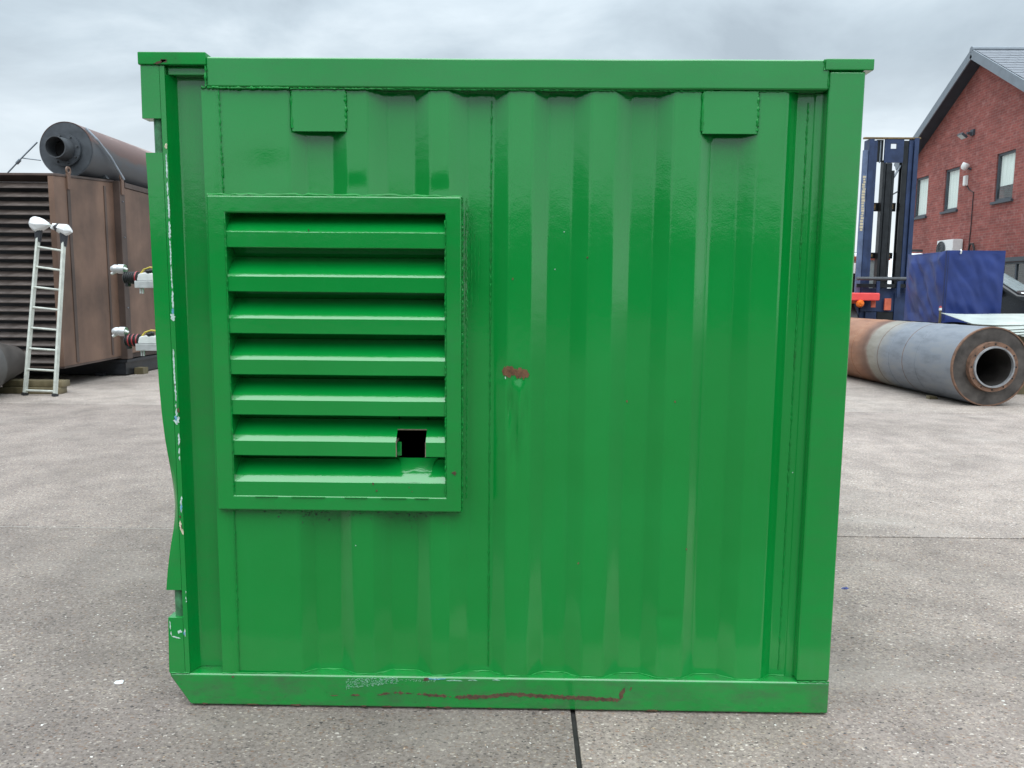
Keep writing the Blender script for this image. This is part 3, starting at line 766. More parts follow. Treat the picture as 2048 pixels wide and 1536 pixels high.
# hood shell: side cheeks, roof, floor and dark inside
part('hood_cheek', MB().prism([(HY0, hz0), (HY1, .36), (HY1, 3.40), (HY0, hz1)], 'x', GX1-.06, GX1), M['brown'], gx, bevel=.008)
part('hood_roof', MB().prism([(HY0-.02, hz1), (HY1, 3.40), (HY1, 3.44), (HY0-.02, hz1+.035)], 'x', GX0, GX1+.012), M['brown_d'], gx, bevel=.006)
part('hood_floor', MB().prism([(HY0, hz0-.03), (HY1, .33), (HY1, .359), (HY0, hz0-.001)], 'x', GX0, GX1), M['brown_d'], gx)
part('hood_post', MB().box(GX1-.085, GX1+.003, HY0-.012, HY0+.05, hz0, hz1), M['brown'], gx, bevel=.006)
part('hood_back', MB().box(GX0, GX1-.07, HY1-.3, HY1-.25, .37, 3.3), M['black_st'], gx, flat=True)
# louvre slats
sw = MB(); a, b = GX0, GX1-.087
L0 = [(0, 0), (-.002, .008), (.0, .016), (.075, .085), (.078, .082), (.006, .012), (.004, 0)]
ws = gx.location
sm_ = MB().prism([(y, z) for y, z in L0], 'x', a, b)
first = None; nsl = 21; pitch_s = (hz1-hz0-.10)/nsl
for k in range(nsl):
    z = hz0+.045+k*pitch_s
    if first is None:
        me = mesh('louvre_slat', sm_, M['slat'], (0, 0, 0), ang=20)
        first = bpy.data.objects.new('louvre_slat', me); C.objects.link(first); first.parent = gx; first.location = Vector((0, HY0+.004, z))-WL[gx.name]; WL[first.name] = WL[gx.name]; z_first = z
    else: rep(first, gx, (0, 0, z-z_first))
# panels on the cheek: seam strips, latch rods, lifting lugs
part('seam_strip', MB().box(GX1+.0005, GX1+.012, 9.58, 9.66, .37, 3.27), M['brown_d'], gx, bevel=.003)
part('seam_strip', MB().box(GX1+.0005, GX1+.014, 10.66, 10.72, .40, 3.30), M['brown_d'], gx, bevel=.003)
part('corner_post', MB().box(-7.22, -6.985, 10.975, 11.16, .30, 3.43), M['brown_d'], gx, bevel=.012)
part('door_panel', MB().box(-7.05, -6.995, 11.165, 12.55, .40, 3.33), M['brown'], gx, bevel=.008)
part('door_panel', MB().box(-7.05, -6.995, 12.60, 14.1, .40, 3.33), M['brown'], gx, bevel=.008)
part('door_panel', MB().box(-7.05, -6.995, 14.15, 16.9, .40, 3.33), M['brown'], gx, bevel=.008)
part('body_shell', MB().box(GX0, -7.06, 11.01, 17.0, .30, 3.40), M['brown_d'], gx, bevel=.01)
part('roof_edge', MB().box(GX0, -6.98, 11.165, 17.05, 3.335, 3.425), M['brown_d'], gx, bevel=.008)
part('latch_rod', MB().tube([(-6.97, 12.3, 1.05), (-6.97, 12.3, 2.9)], .014, 8).box(-6.992, -6.955, 12.27, 12.33, 2.88, 2.95).box(-6.992, -6.955, 12.26, 12.34, 1.18, 1.25), M['lt_steel'], gx)
for y, z in ((9.62, 3.30), (11.06, 3.40)):
    lm = MB(); 
    lm.lathe([(0, .035), (0, .065), (.02, .065), (.02, .035)], (-7.09 if y < 10 else -6.99, y, z+.09), (1, 0, 0), 20, True); lm.box(*((-7.098, -7.073) if y < 10 else (-6.984, -6.965)), y-.045, y+.045, z-.20, z+.055)
    part('lifting_lug', lm, M['brown'], gx)
rv = MB(); rnd = random.Random(3)
for k in range(5): rv.tube([(-6.99, 11.06, .6+k*.62), (-6.972, 11.06, .6+k*.62)], .012, 8)
part('rivet', rv, M['lt_steel'], gx)
part('skid_base', MB().box(GX0, -7.03, 10.98, 17.0, .02, .265).box(GX0, -6.99, 10.96, 17.0, .24, .29), M['black_st'], gx, bevel=.006)
part('base_foot', MB().box(-7.55, -7.40, 10.9, 11.2, -.0, .06), M['black_st'], gx)
M['timber'] = brown_mat('old_timber', (.055, .047, .022), (.13, .108, .058), (.21, .17, .10))
part('packing_block', MB().box(-7.02, -6.86, 11.25, 11.45, .001, .12), M['timber'], gx)

# silencer on the roof
M['silencer'] = None
def silencer_mat():
    m, nt, bs = new_mat('silencer_steel')
    mp = coords(nt); n = noise_n(nt, coords(nt, (3, .8, 3)), 1.2, 7, .65); s = N(nt, 'ShaderNodeSeparateXYZ'); L(nt, mp, 0, s, 'Vector')
    ad = N(nt, 'ShaderNodeMath', operation='MULTIPLY_ADD'); L(nt, n, 'Fac', ad, 0); ad.inputs[1].default_value = .8
    yz = N(nt, 'ShaderNodeMath', operation='MULTIPLY_ADD'); L(nt, s, 'Y', yz, 0); yz.inputs[1].default_value = .10; L(nt, s, 'Z', yz, 2); L(nt, yz, 0, ad, 2)
    r = ramp(nt, ad, 0, [(.17, (.07, .078, .09)), (.29, (.08, .072, .072)), (.36, (.105, .058, .049)), (.62, (.13, .068, .055)), (.72, (.27, .19, .165))]); L(nt, r, 0, bs, 'Base Color')
    bs.inputs['Roughness'].default_value = .5; return m
M['sil'] = silencer_mat()
M['black_h'] = simple('black_heat_paint', (.050, .058, .068), .5, 0, .25, 8, .1)
sx, sz, sr = -7.43, 3.815, .445
sg = thing('exhaust_silencer', (sx, 12.5, sz), 'long dark steel exhaust silencer lying on the roof of the brown enclosure', 'silencer')
part('silencer_body', MB().lathe([(.012, .02), (.012, sr-.012), (0, sr-.01), (-.006, sr), (.03, sr+.003), (.05, sr), (5.6, sr), (5.6, .02)], (sx, 10.2, sz), (.015, 1, 0), 64), M['sil'], sg, ang=35)
part('end_plate', MB().lathe([(-.004, .17), (-.004, sr-.014), (.006, sr-.012), (.006, .17)], (sx, 10.2, sz), (.015, 1, 0), 64, True), M['black_h'], sg, ang=30)
fl = MB().lathe([(-.06, .17), (-.06, .265), (-.03, .265), (-.03, .17)], (sx-.0, 10.2, sz-.01), (.015, 1, 0), 40, True)
flo = part('flange', fl, M['black_h'], sg, ang=30)
bo = MB()
for k in range(8):
    t = 6.283*(k+.3)/8; p = (sx+.225*math.cos(t), 10.2, sz-.01+.225*math.sin(t)); bo.tube([(p[0], p[1]-.09, p[2]), (p[0], p[1]-.02, p[2])], .016, 6)
part('bolt', bo, M['grey_st'], flo)
part('inlet_stub', MB().lathe([(0, .158), (-.30, .158), (-.30, .172), (-.02, .178), (0, .178)], (sx, 10.2, sz-.01), (.015, 1, 0), 40, True), M['grey_st'], sg, ang=30)
part('stub_inside', MB().lathe([(-.05, .002), (-.05, .157)], (sx, 10.2, sz-.01), (.015, 1, 0), 40), M['dark_in'], sg)
for yb in (10.75, 12.9): part('saddle', MB().prism([(sx-.36, 3.432), (sx+.36, 3.432), (sx+.30, 3.52), (sx+.15, 3.42+.02), (sx-.15, 3.44), (sx-.30, 3.52)], 'y', yb, yb+.08), M['grey_st'], sg)
M['strap'] = simple('strap_steel', (.27, .31, .36), .5, .1, .2, 9, .1)
def strap(pts, label):
    single('tie_bar', MB().tube(pts, .019, 8), M['strap'], pts[0], label, 'tie bar')
strap([(-6.90, 10.98, 3.45), (-6.93, 10.62, 3.78), (-6.97, 10.3, 4.0), (-7.10, 10.22, 4.16)], 'thin steel tie bar sloping from the silencer to the right lifting lug')
t2 = single('tie_bar', MB().tube([(-8.36, 10.1, 3.42), (-8.07, 10.1, 3.70), (-7.87, 10.15, 3.92)], .012, 8).tube([(-8.20, 10.1, 3.57), (-8.14, 10.1, 3.63)], .026, 8).tube([(-8.12, 10.1, 3.66), (-7.86, 10.2, 3.64)], .009, 8), M['lt_steel'], (-8.36, 10.1, 3.42), 'steel tie bar with turnbuckle on the left of the silencer', 'tie bar')
# ladder
M['ladder'] = simple('pale_ladder_paint', (.50, .52, .47), .45, .3, .15, 12, .1)
M['tape'] = simple('black_tape', (.022, .024, .03), .5, 0, .35, 50, .3)
M['cloth'] = simple('white_padding_cloth', (.66, .67, .67), .8, 0, .12, 14, .3)
fL, fR = Vector((-7.13, 8.29, 0)), Vector((-6.645, 8.22, 0)); tL, tR = Vector((-7.21, 8.98, 2.40)), Vector((-6.78, 8.90, 2.33))
ld = thing('ladder', (-6.9, 8.3, 0), 'pale metal ladder with padded white tips leaning on the brown louvres', 'ladder')
for f_, t_ in ((fL, tL), (fR, tR)):
    d = (t_-f_).normalized(); side = (fR-fL).normalized(); nrm = d.cross(side).normalized()
    mid_ = (f_+t_)/2; rl = part('rail', MB().obox(mid_, side, nrm, d, .017, .032, (t_-f_).length/2), M['ladder'], ld, bevel=.005)
    part('rubber_foot', MB().obox(f_+d*.012+Vector((0,0,.008)), side, nrm, d, .024, .041, .02), M['rubber'], rl)
for k in range(8):
    t = .03+k*.1247; p, q = fL.lerp(tL, t), fR.lerp(tR, t); part('rung', MB().tube([p, q], .017, 10), M['ladder'], ld)
def wrap(c, pts, nm):
    m = MB(); rings = []
    m.tube(pts[0], pts[1], 10)
    for i, v in enumerate(m.v):
        n_ = noise.noise(Vector(v)*14); m.v[i] = (v[0]+.02*n_, v[1], v[2]+.018*noise.noise(Vector(v)*11+Vector((3,3,3))))
    return part(nm, m, M['cloth'], ld, ang=25)
for t_, h in ((tL, .14), (tR, .18)):
    part('tape_wrap', MB().tube([t_+Vector((0, -.03, -.16)), t_+Vector((0, -.01, -.05)), t_+Vector((0, .0, .045))], [.040, .05, .062], 10), M['tape'], ld, ang=25)
wrap(None, ([tL+Vector((-.12, 0, .11)), tL+Vector((-.07, 0, .12)), tL+Vector((0, 0, .09)), tL+Vector((.09, 0, .10)), tL+Vector((.17, 0, .10))], [.04, .105, .118, .075, .025]), 'cloth_padding')
wrap(None, ([tR+Vector((-.10, 0, .13)), tR+Vector((-.02, 0, .10)), tR+Vector((.05, 0, .08)), tR+Vector((.12, 0, .08))], [.06, .082, .092, .028]), 'cloth_padding')
wrap(None, ([tR+Vector((-.17, 0, .11)), tR+Vector((-.13, 0, .15)), tR+Vector((-.10, 0, .17))], [.03, .045, .02]), 'cloth_padding')
part('tape_wrap', MB().tube([tR+Vector((-.105, -.01, .15)), tR+Vector((-.065, -.01, .10))], [.052, .06], 10), M['tape'], ld)
part('top_bar', MB().tube([tL+Vector((.12, 0, .10)), tR+Vector((-.12, 0, .14))], .014, 8), M['ladder'], ld)
# sleepers under the ladder
for z0, x0, y0, lb in ((.0, -7.62, 8.45, 'lower old timber baulk on the ground behind the ladder foot'), (.098, -7.60, 8.50, 'mossy upper timber baulk on top of another behind the ladder foot')):
    m = MB(); n = 14
    for k in range(n+1):
        x = x0+.90*k/n
        w4 = [(y0, z0+.001), (y0+.20, z0+.001), (y0+.20, z0+.096), (y0, z0+.096)]
        m.v += [(x, y+.006*noise.noise(Vector((x*9, z*9, y0))), z+(.006*noise.noise(Vector((x*8, y*9, z0+2))) if z > z0+.05 else 0)) for y, z in w4]
    for k in range(n):
        for q in range(4): m.f.append((k*4+q, k*4+(q+1) % 4, k*4+4+(q+1) % 4, k*4+4+q))
    m.f += [(0,1,2,3), tuple(n*4+q for q in range(4))]
    single('timber_baulk', m, M['timber'], (x0+.45, y0+.1, z0), lb, 'timber', group='timber baulks by the ladder', bevel=.006)
# grey drum with conical end at the left edge
M['drum'] = simple('grey_drum_steel', (.105, .10, .096), .6, .1, .3, 3, .05)
M['drum_d'] = simple('brown_cone_steel', (.075, .066, .06), .6, .1, .3, 4, .05)
dd = thing('steel_drum', (-7.95, 7.6, 0), 'large grey steel drum with a conical end lying at the left edge', 'drum')
o_, d_ = (-7.64, 8.0, .447), (-.08, .997, 0)
part('drum_body', MB().lathe([(-1.3, .01), (-1.3, .40), (-1.26, .44), (-.06, .44), (-.02, .446), (.02, .446), (.035, .435), (.035, .40)], o_, d_, 72), M['drum'], dd, ang=40)
part('cone_end', MB().lathe([(.03, .415), (.88, .235), (.93, .23), (.93, .20), (.88, .195), (.88, .01)], o_, d_, 56), M['drum_d'], dd, ang=30)

# ================================================================== RUSTY PIPE (right)
def pipe_mat():
    m, nt, bs = new_mat('zinc_and_rust')
    mp = coords(nt); s = N(nt, 'ShaderNodeSeparateXYZ'); L(nt, mp, 0, s, 'Vector')
    n = noise_n(nt, mp, 1.1, 6, .6); n2 = noise_n(nt, coords(nt, (4, 1.2, 4)), 1.6, 7, .65); n3 = noise_n(nt, mp, 26, 5, .65)
    ad = N(nt, 'ShaderNodeMath', operation='MULTIPLY_ADD'); L(nt, n, 'Fac', ad, 0); ad.inputs[1].default_value = .55; L(nt, s, 'Y', ad, 2)
    sc = N(nt, 'ShaderNodeMapRange'); sc.inputs['From Min'].default_value = -1.0; sc.inputs['From Max'].default_value = 4.0; L(nt, ad, 0, sc, 'Value')
    zinc = ramp(nt, n2, 'Fac', [(.28, (.105, .118, .138)), (.5, (.165, .183, .212)), (.72, (.20, .205, .21))])
    tan = ramp(nt, n2, 'Fac', [(.3, (.20, .165, .11)), (.7, (.29, .265, .215))])
    rust = ramp(nt, n2, 'Fac', [(.3, (.18, .075, .037)), (.5, (.26, .115, .058)), (.7, (.32, .17, .10))])
    f1 = ramp(nt, sc, 0, [(.25, G3(0)), (.33, G3(.75))]); f2 = ramp(nt, sc, 0, [(.375, G3(0)), (.40, G3(1))]); f3 = ramp(nt, sc, 0, [(.39, G3(.9)), (.47, G3(0))])
    col = mixc(nt, f1.outputs[0], zinc.outputs[0], tan.outputs[0]); col = mixc(nt, f2.outputs[0], col, rust.outputs[0])
    dk = mixc(nt, 1.0, f2.outputs[0], f3.outputs[0], 'MULTIPLY'); col = mixc(nt, dk, col, (.075, .037, .025))
    spz = ramp(nt, n3, 'Fac', [(.66, G3(0)), (.76, G3(.5))]); col = mixc(nt, spz.outputs[0], col, (.20, .14, .09))
    nt.links.new(col, bs.inputs['Base Color']); bs.inputs['Roughness'].default_value = .5
    bump(nt, bs, n3.outputs['Fac'], .12, .004); return m
M['pipe'] = pipe_mat()
M['pipe_end'] = simple('rusty_end_plate', (.062, .054, .049), .45, .1, .6, 4, .2)
M['pipe_rust'] = simple('orange_rust_ring', (.155, .085, .055), .75, 0, .4, 14, .3)
M['pipe_ring'] = simple('grey_pipe_ring', (.26, .265, .275), .45, .2, .3, 9, .2)
M['bore_shade'] = simple('shaded_bore', (.030, .026, .024), .7, 0, .4, 6, .1)  # near-black colour paints the shade inside the open pipe
pc, pd, pr_ = Vector((6.715, 8.24, .562)), Vector((-.05, 1, 0)).normalized(), .56
pp = thing('steel_pipe', (6.6, 10, 0), 'long grey and rust coloured flue pipe lying on the concrete on the right', 'pipe')
prof = [(.02, pr_-.01), (-.0, pr_-.006), (.006, pr_+.002)]
for t in (.95, 1.72, 3.0): prof += [(t-.012, pr_), (t-.006, pr_+.004), (t+.006, pr_+.004), (t+.012, pr_)]
prof += [(4.7, pr_), (4.7, .05)]
part('pipe_shell', MB().lathe(prof, pc, pd, 96), M['pipe'], pp, ang=30)
part('rim_ring', MB().lathe([(-.008, pr_-.014), (-.008, pr_+.003), (.030, pr_+.005), (.030, pr_-.014)], pc, pd, 96, True), M['pipe_rust'], pp, ang=30)
part('end_plate', MB().lathe([(.006, .27), (.006, pr_-.0145), (.02, pr_-.0145), (.02, .27)], pc, pd, 96, True), M['pipe_end'], pp, ang=30)
fl = part('flange_ring', MB().lathe([(-.07, .296), (-.07, .352), (-.045, .356), (.005, .356), (.005, .296)], pc, pd, 64, True), M['pipe_rust'], pp, ang=30)
u_ = pd.cross(Vector((0,0,1))).normalized(); bo = MB()
for k in range(12):
    t = 6.283*k/12; q = pc+u_*.322*math.cos(t)+Vector((0,0,.322*math.sin(t))); bo.tube([q-pd*.0715, q-pd*.066], .013, 10)
part('bolt_hole_disc', bo, M['dark_in'], fl)  # solid dark discs, painted shade of holes in the flange
part('inner_ring', MB().lathe([(-.095, .270), (-.095, .292), (-.06, .295), (-.02, .295), (.5, .280), (.5, .270)], pc, pd, 64, True), M['pipe_ring'], pp, ang=30)
part('bore', MB().lathe([(-.05, .2695), (2.6, .2695), (2.6, .01)], pc, pd, 48), M['bore_shade'], pp, ang=30)
wd = MB()
for t in (.95, 1.72):
    for k in range(1): wd.lathe([(t+.35, pr_+.0005), (t+.352, pr_+.003), (t+.358, pr_+.003), (t+.36, pr_+.0005)], pc, pd, 96, True)
part('weld_seam', wd, M['pipe_rust'], pp)
for yy in (8.9, 12.0):
    cx_ = pc.x-.05*(yy-8.24)
    for s_ in (-1, 1): part('chock', MB().prism([(cx_+s_*.30, .001), (cx_+s_*.44, .001), (cx_+s_*.44, .05), (cx_+s_*.34, .045)], 'y', yy, yy+.1), M['timber'], pp)

# ================================================================== BRICK BUILDING
def brick_mat():
    m, nt, bs = new_mat('red_brick')
    t = N(nt, 'ShaderNodeTexCoord'); s = N(nt, 'ShaderNodeSeparateXYZ'); L(nt, t, 'Object', s, 0); c = N(nt, 'ShaderNodeCombineXYZ')
    L(nt, s, 'Y', c, 'X'); L(nt, s, 'Z', c, 'Y'); L(nt, s, 'X', c, 'Z')
    b = N(nt, 'ShaderNodeTexBrick'); b.inputs['Scale'].default_value = 1.0; b.inputs['Brick Width'].default_value = .225; b.inputs['Row Height'].default_value = .075
    b.inputs['Mortar Size'].default_value = .006; b.inputs['Mortar Smooth'].default_value = .3; b.inputs['Bias'].default_value = -.1
    b.inputs['Color1'].default_value = (.30, .095, .080, 1); b.inputs['Color2'].default_value = (.215, .070, .062, 1); b.inputs['Mortar'].default_value = (.26, .16, .14, 1)
    L(nt, c, 0, b, 'Vector')
    n = noise_n(nt, c, 1.0, 6, .62); st = ramp(nt, n, 'Fac', [(.35, (.85, .85, .86)), (.65, (1.12, 1.08, 1.08))])
    col = mixc(nt, 1.0, b.outputs['Color'], st.outputs[0], 'MULTIPLY')
    n2 = noise_n(nt, c, 5.0, 5, .7); wf = ramp(nt, n2, 'Fac', [(.50, G3(0)), (.72, G3(.36))]); col = mixc(nt, wf.outputs[0], col, (.52, .30, .28))
    nt.links.new(col, bs.inputs['Base Color']); bs.inputs['Roughness'].default_value = .85; bs.inputs['Specular IOR Level'].default_value = .2
    bump(nt, bs, b.outputs['Fac'], -.4, .006); return m
M['brick'] = brick_mat()
M['frame'] = simple('grey_window_frame', (.055, .068, .082), .45, 0, .15, 10, .05)
M['fascia'] = simple('grey_fascia_board', (.17, .20, .23), .5, 0, .12, 5, .05)
M['soffit'] = simple('dark_soffit', (.030, .040, .052), .6, 0, .2, 5, .05)
M['slate'] = simple('grey_roof_slate', (.135, .148, .17), .6, 0, .25, 5, .15, 40)
M['blind'] = simple('pale_window_blind', (.86, .90, .86), .8, 0, .07, 3, 0, stretch=(1, 9, .3))
M['room'] = simple('room_inside', (.10, .085, .06), .9, 0, .3, 4, 0)
def glass(name, fac=.3, tint=(.98, 1.0, .99)):
    m = bpy.data.materials.new(name); m.use_nodes = True; nt = m.node_tree; nt.nodes.clear()
    o = N(nt, 'ShaderNodeOutputMaterial'); g = N(nt, 'ShaderNodeBsdfGlossy'); g.inputs['Roughness'].default_value = .03
    t = N(nt, 'ShaderNodeBsdfTransparent'); t.inputs['Color'].default_value = (*tint, 1); lw = N(nt, 'ShaderNodeLayerWeight'); pw = N(nt, 'ShaderNodeMath', operation='POWER'); L(nt, lw, 'Facing', pw, 0); pw.inputs[1].default_value = 4.0
    fr = N(nt, 'ShaderNodeMath', operation='MULTIPLY_ADD'); L(nt, pw, 0, fr, 0); fr.inputs[1].default_value = .9; fr.inputs[2].default_value = .05
    x = N(nt, 'ShaderNodeMixShader'); L(nt, fr, 0, x, 0); L(nt, t, 0, x, 1); L(nt, g, 0, x, 2); L(nt, x, 0, o, 0); return m
M['glass'] = glass('window_glass'); M['car_glass'] = glass('car_glass', tint=(.25, .33, .33))
bb = thing('brick_building', (16, 20.65, 0), 'two storey red brick building with a grey slated gable roof', 'building')
BX, YR, HW, SL = 13.4, 20.65, 3.75, .605
ZR = 8.52; ZE = ZR-HW*SL
wins = [(23.39, 24.20, 4.20, 5.51), (21.58, 22.38, 4.22, 5.51), (18.90, 19.73, 4.22, 5.54)]
low_w = [(17.3, 19.2, .9, 2.51)]
# gable wall with real openings: build strips between openings
def wall_strips():
    m = MB(); openings = wins+low_w
    ys = sorted(set([YR-HW, YR, YR+HW]+[v for o in openings for v in o[:2]]))
    top = lambda y: ZR-abs(y-YR)*SL
    for a, b in zip(ys, ys[1:]):
        ops = sorted([o for o in openings if o[0] <= a+1e-6 and o[1] >= b-1e-6], key=lambda o: o[2])
        z = 0
        for o in ops:
            m.prism([(a, z), (b, z), (b, o[2]), (a, o[2])], 'x', BX, BX+.28); z = o[3]
        m.prism([(a, z), (b, z), (b, top(b)), (a, top(a))], 'x', BX, BX+.28)
    return m
part('wall', wall_strips(), M['brick'], bb, flat=True)
rw = MB(); rw.box(BX+.285, 30, YR-HW, YR-HW+.28, 0, ZE); rw.box(BX+.285, 30, YR+HW-.28, YR+HW, 0, ZE); rw.prism([(YR-HW, 0), (YR+HW, 0), (YR+HW, ZE), (YR, ZR), (YR-HW, ZE)], 'x', 30, 30.28)
part('wall', rw, M['brick'], bb, flat=True)
part('upper_floor', MB().box(BX+.29, 29.9, YR-HW+.3, YR+HW-.3, 2.9, 3.1), M['room'], bb, flat=True)
def window(y0, y1, z0, z1, blind_to, mull=False):
    m = MB(); f = .065; x0, x1 = BX+.04, BX+.11
    m.box(x0, x1, y0+.002, y0+f, z0+.002, z1-.002); m.box(x0, x1, y1-f, y1-.002, z0+.002, z1-.002); m.box(x0, x1, y0+f+.001, y1-f-.001, z0+.002, z0+f); m.box(x0, x1, y0+f+.001, y1-f-.001, z1-f, z1-.002)
    if mull:
        for t in (.33, .66): yy = y0+(y1-y0)*t; m.box(x0+.002, x1-.002, yy-.03, yy+.03, z0+f+.001, z1-f-.001)
    w_ = part('window', m, M['frame'], bb, flat=True)
    part('pane', MB().box(x0+.03, x0+.036, y0+f+.001, y1-f-.001, z0+f+.001, z1-f-.001), M['glass'], w_, flat=True)
    part('sill', MB().box(BX-.07, BX+.10, y0-.06, y1+.06, z0-.075, z0-.002), M['frame'], w_, bevel=.006)
    if blind_to is not None:
        n = 9; wd_ = (y1-y0-2*f)/n; bl = MB(); x1 = x1-.022
        for k in range(n): a = y0+f+k*wd_+.002; bl.box(x1+.03+.008*(k % 2), x1+.034+.008*(k % 2), a, a+wd_+.006, blind_to, z1-f)
        part('blind', bl, M['blind'], w_, flat=True)
        part('room_back', MB().box(x1+.5, x1+.52, y0-.2, y1+.2, z0-.2, z1+.1), M['room'], w_, flat=True)
window(*wins[0], 4.27); window(*wins[1], 4.29); window(*wins[2], 4.64); window(*low_w[0], None, True)
part('lintel_band', MB().box(BX-.03, BX-.002, 17.0, 19.45, 2.512, 2.63), M['frame'], bb, bevel=.004)
# roof: decking, verge boards, soffit, slates
OV = .42
def slope_pts(sgn, t0, t1, n0, n1):
    """points (y,z) of a slab lying on a slope: t = distance from the ridge, n = height above deck"""
    ln = math.hypot(1, SL); dy, dz = sgn/ln, -SL/ln; ny, nz = sgn*SL/ln, 1/ln
    P = lambda t, n: (YR+dy*t+ny*n, ZR+dz*t+nz*n); return [P(t0, n0), P(t1, n0), P(t1, n1), P(t0, n1)]
TL = (HW+.40)*math.hypot(1, SL)
rf = None
for sgn in (-1, 1):
    r_ = part('roof', MB().prism(slope_pts(sgn, .03, TL, .06, .10), 'x', BX-OV+.02, 30.4), M['slate'], bb, flat=True)
    if sgn == -1: rf = r_
    part('verge_board', MB().prism(slope_pts(sgn, .0, TL+.05, -.13, .115), 'x', BX-OV-.02, BX-OV+.018), M['fascia'], bb, bevel=.004)
    part('soffit_board', MB().prism(slope_pts(sgn, .12, TL, -.09, -.06), 'x', BX-OV+.02, BX-.003), M['soffit'], bb, flat=True)
    part('gutter', MB().tube([(BX-OV, YR+sgn*(HW+.52), ZE-.16), (30.4, YR+sgn*(HW+.52), ZE-.16)], .06, 8), M['frame'], bb)
part('ridge_tile', MB().tube([(BX-OV-.02, YR, ZR+.115), (30.4, YR, ZR+.115)], .085, 10), M['fascia'], bb)
# slates on the near slope: the visible ones one by one, the rest as one piece
ln = math.hypot(1, SL); dyv = Vector((0, -1/ln, -SL/ln)); nv_ = Vector((0, -SL/ln, 1/ln)); ridge = Vector((0, YR, ZR))
smesh = None; cw, chh = .30, .235; cnt = 0; rest = MB()
for r in range(int(TL/chh)):
    for c in range(58):
        x0 = BX-OV+.03+c*cw-(.15 if r % 2 else 0)
        if x0 < BX-OV: x0 = BX-OV+.022
        ctr = ridge+dyv*(.10+r*chh+chh*.6)+nv_*(.117+.004)+Vector((x0+cw/2, 0, 0))
        if c < 10 and r < 26:
            if smesh is None:
                a = MB(); tilt = Vector((0, 0, 0)); ay = (dyv+nv_*.035).normalized(); az = Vector((1,0,0)).cross(ay).normalized()
                a.obox((0,0,0), (1,0,0), ay, az, cw/2-.003, chh*.62, .0035)
                smesh = mesh('slate', a, M['slate'], (0,0,0), flat=True)
            o = bpy.data.objects.new('slate', smesh); C.objects.link(o); o.parent = rf; o.location = ctr-WL[bb.name]+nv_*random.uniform(-.001, .002); cnt += 1
        else:
            rest.obox(ctr, (1,0,0), (dyv+nv_*.035).normalized(), Vector((1,0,0)).cross(dyv).normalized(), cw/2-.003, chh*.62, .0035)
part('slate_field', rest, M['slate'], rf, kind='stuff', flat=True)
# things fixed to the wall
M['lamp_w'] = simple('white_lamp_plastic', (.72, .73, .72), .4, 0, .06, 20, 0)
M['lens'] = simple('pale_lens', (.45, .50, .50), .2, 0, .1, 20, 0)
fo = thing('floodlight', (BX, 21.062, 6.3), 'small dark floodlight under the apex of the brick gable', 'floodlight')
part('lamp_head', MB().obox((BX-.22, 21.175, 6.32), (.8, 0, -.6), (0, 1, 0), (.6, 0, .8), .10, .13, .035), M['frame'], fo, bevel=.008)
part('lens', MB().obox((BX-.242, 21.175, 6.292), (.8, 0, -.6), (0, 1, 0), (.6, 0, .8), .085, .11, .004), M['lens'], fo)
part('bracket', MB().box(BX-.18, BX-.002, 20.959, 21.041, 6.33, 6.40).box(BX-.06, BX-.002, 20.907, 21.072, 6.30, 6.47), M['frame'], fo)
al = thing('wall_lamp', (BX, 20.969, 5.35), 'white dome lamp on the brick wall between two upper windows', 'lamp')
part('lamp_dome', MB().lathe([(-.10, .001), (-.09, .06), (-.03, .10), (.06, .11), (.10, .10), (.10, .001)], (BX-.17, 21.010, 5.40), (.35, -.25, .9), 20), M['lamp_w'], al)
part('lamp_arm', MB().tube([(BX-.001, 20.969, 5.33), (BX-.14, 20.990, 5.36)], .035, 10), M['frame'], al)
jb = thing('junction_box', (BX, 21.134, 5.0), 'narrow white box on the brick wall below the dome lamp', 'box')
part('box_body', MB().box(BX-.09, BX-.002, 21.072, 21.196, 4.86, 5.16), M['lamp_w'], jb, bevel=.012)
part('box_lid', MB().box(BX-.10, BX-.0905, 21.082, 21.186, 4.88, 5.14), M['lamp_w'], jb, bevel=.003)
single('wall_cable', MB().tube([(BX-.02, 21.093, 4.86), (BX-.02, 20.959, 4.72), (BX-.02, 20.722, 4.62), (BX-.02, 20.722, 3.55), (BX-.02, 20.753, 3.0)], .013, 6), M['black_st'], (BX, 21.010, 4.8), 'thin black cable running down the brick wall', 'cable')
ac = thing('air_conditioner', (BX, 21.526, 2.9), 'white air conditioning unit high on the brick wall behind the blue cover', 'air conditioner')
part('casing', MB().box(BX-.34, BX-.04, 21.041, 21.938, 2.72, 3.28), M['lamp_w'], ac, bevel=.012)
part('fan_grille', MB().lathe([(0, .235), (0, .25), (.015, .25), (.015, .235)], (BX-.346, 21.680, 3.0), (-1, 0, 0), 28, True).lathe([(0, .15), (0, .16), (.012, .16), (.012, .15)], (BX-.346, 21.680, 3.0), (-1, 0, 0), 28, True).lathe([(0, .07), (0, .08), (.012, .08), (.012, .07)], (BX-.346, 21.680, 3.0), (-1, 0, 0), 20, True), M['frame'], ac)
part('fan_recess', MB().lathe([(0, .001), (0, .236)], (BX-.343, 21.680, 3.0), (-1, 0, 0), 28), M['grey_st'], ac)
part('bracket', MB().box(BX-.34, BX-.002, 21.134, 21.175, 2.66, 2.715).box(BX-.34, BX-.002, 21.783, 21.825, 2.66, 2.715), M['frame'], ac)
single('hose_loop', MB().tube([(BX-.05, 20.650, 2.7), (BX-.06, 20.670, 2.95), (BX-.07, 20.598, 3.10), (BX-.07, 20.454, 3.10), (BX-.06, 20.392, 2.95), (BX-.05, 20.412, 2.7)], .03, 8), M['rubber'], (BX, 20.495, 2.7), 'black hose loop on the brick wall beside the air conditioner', 'hose')

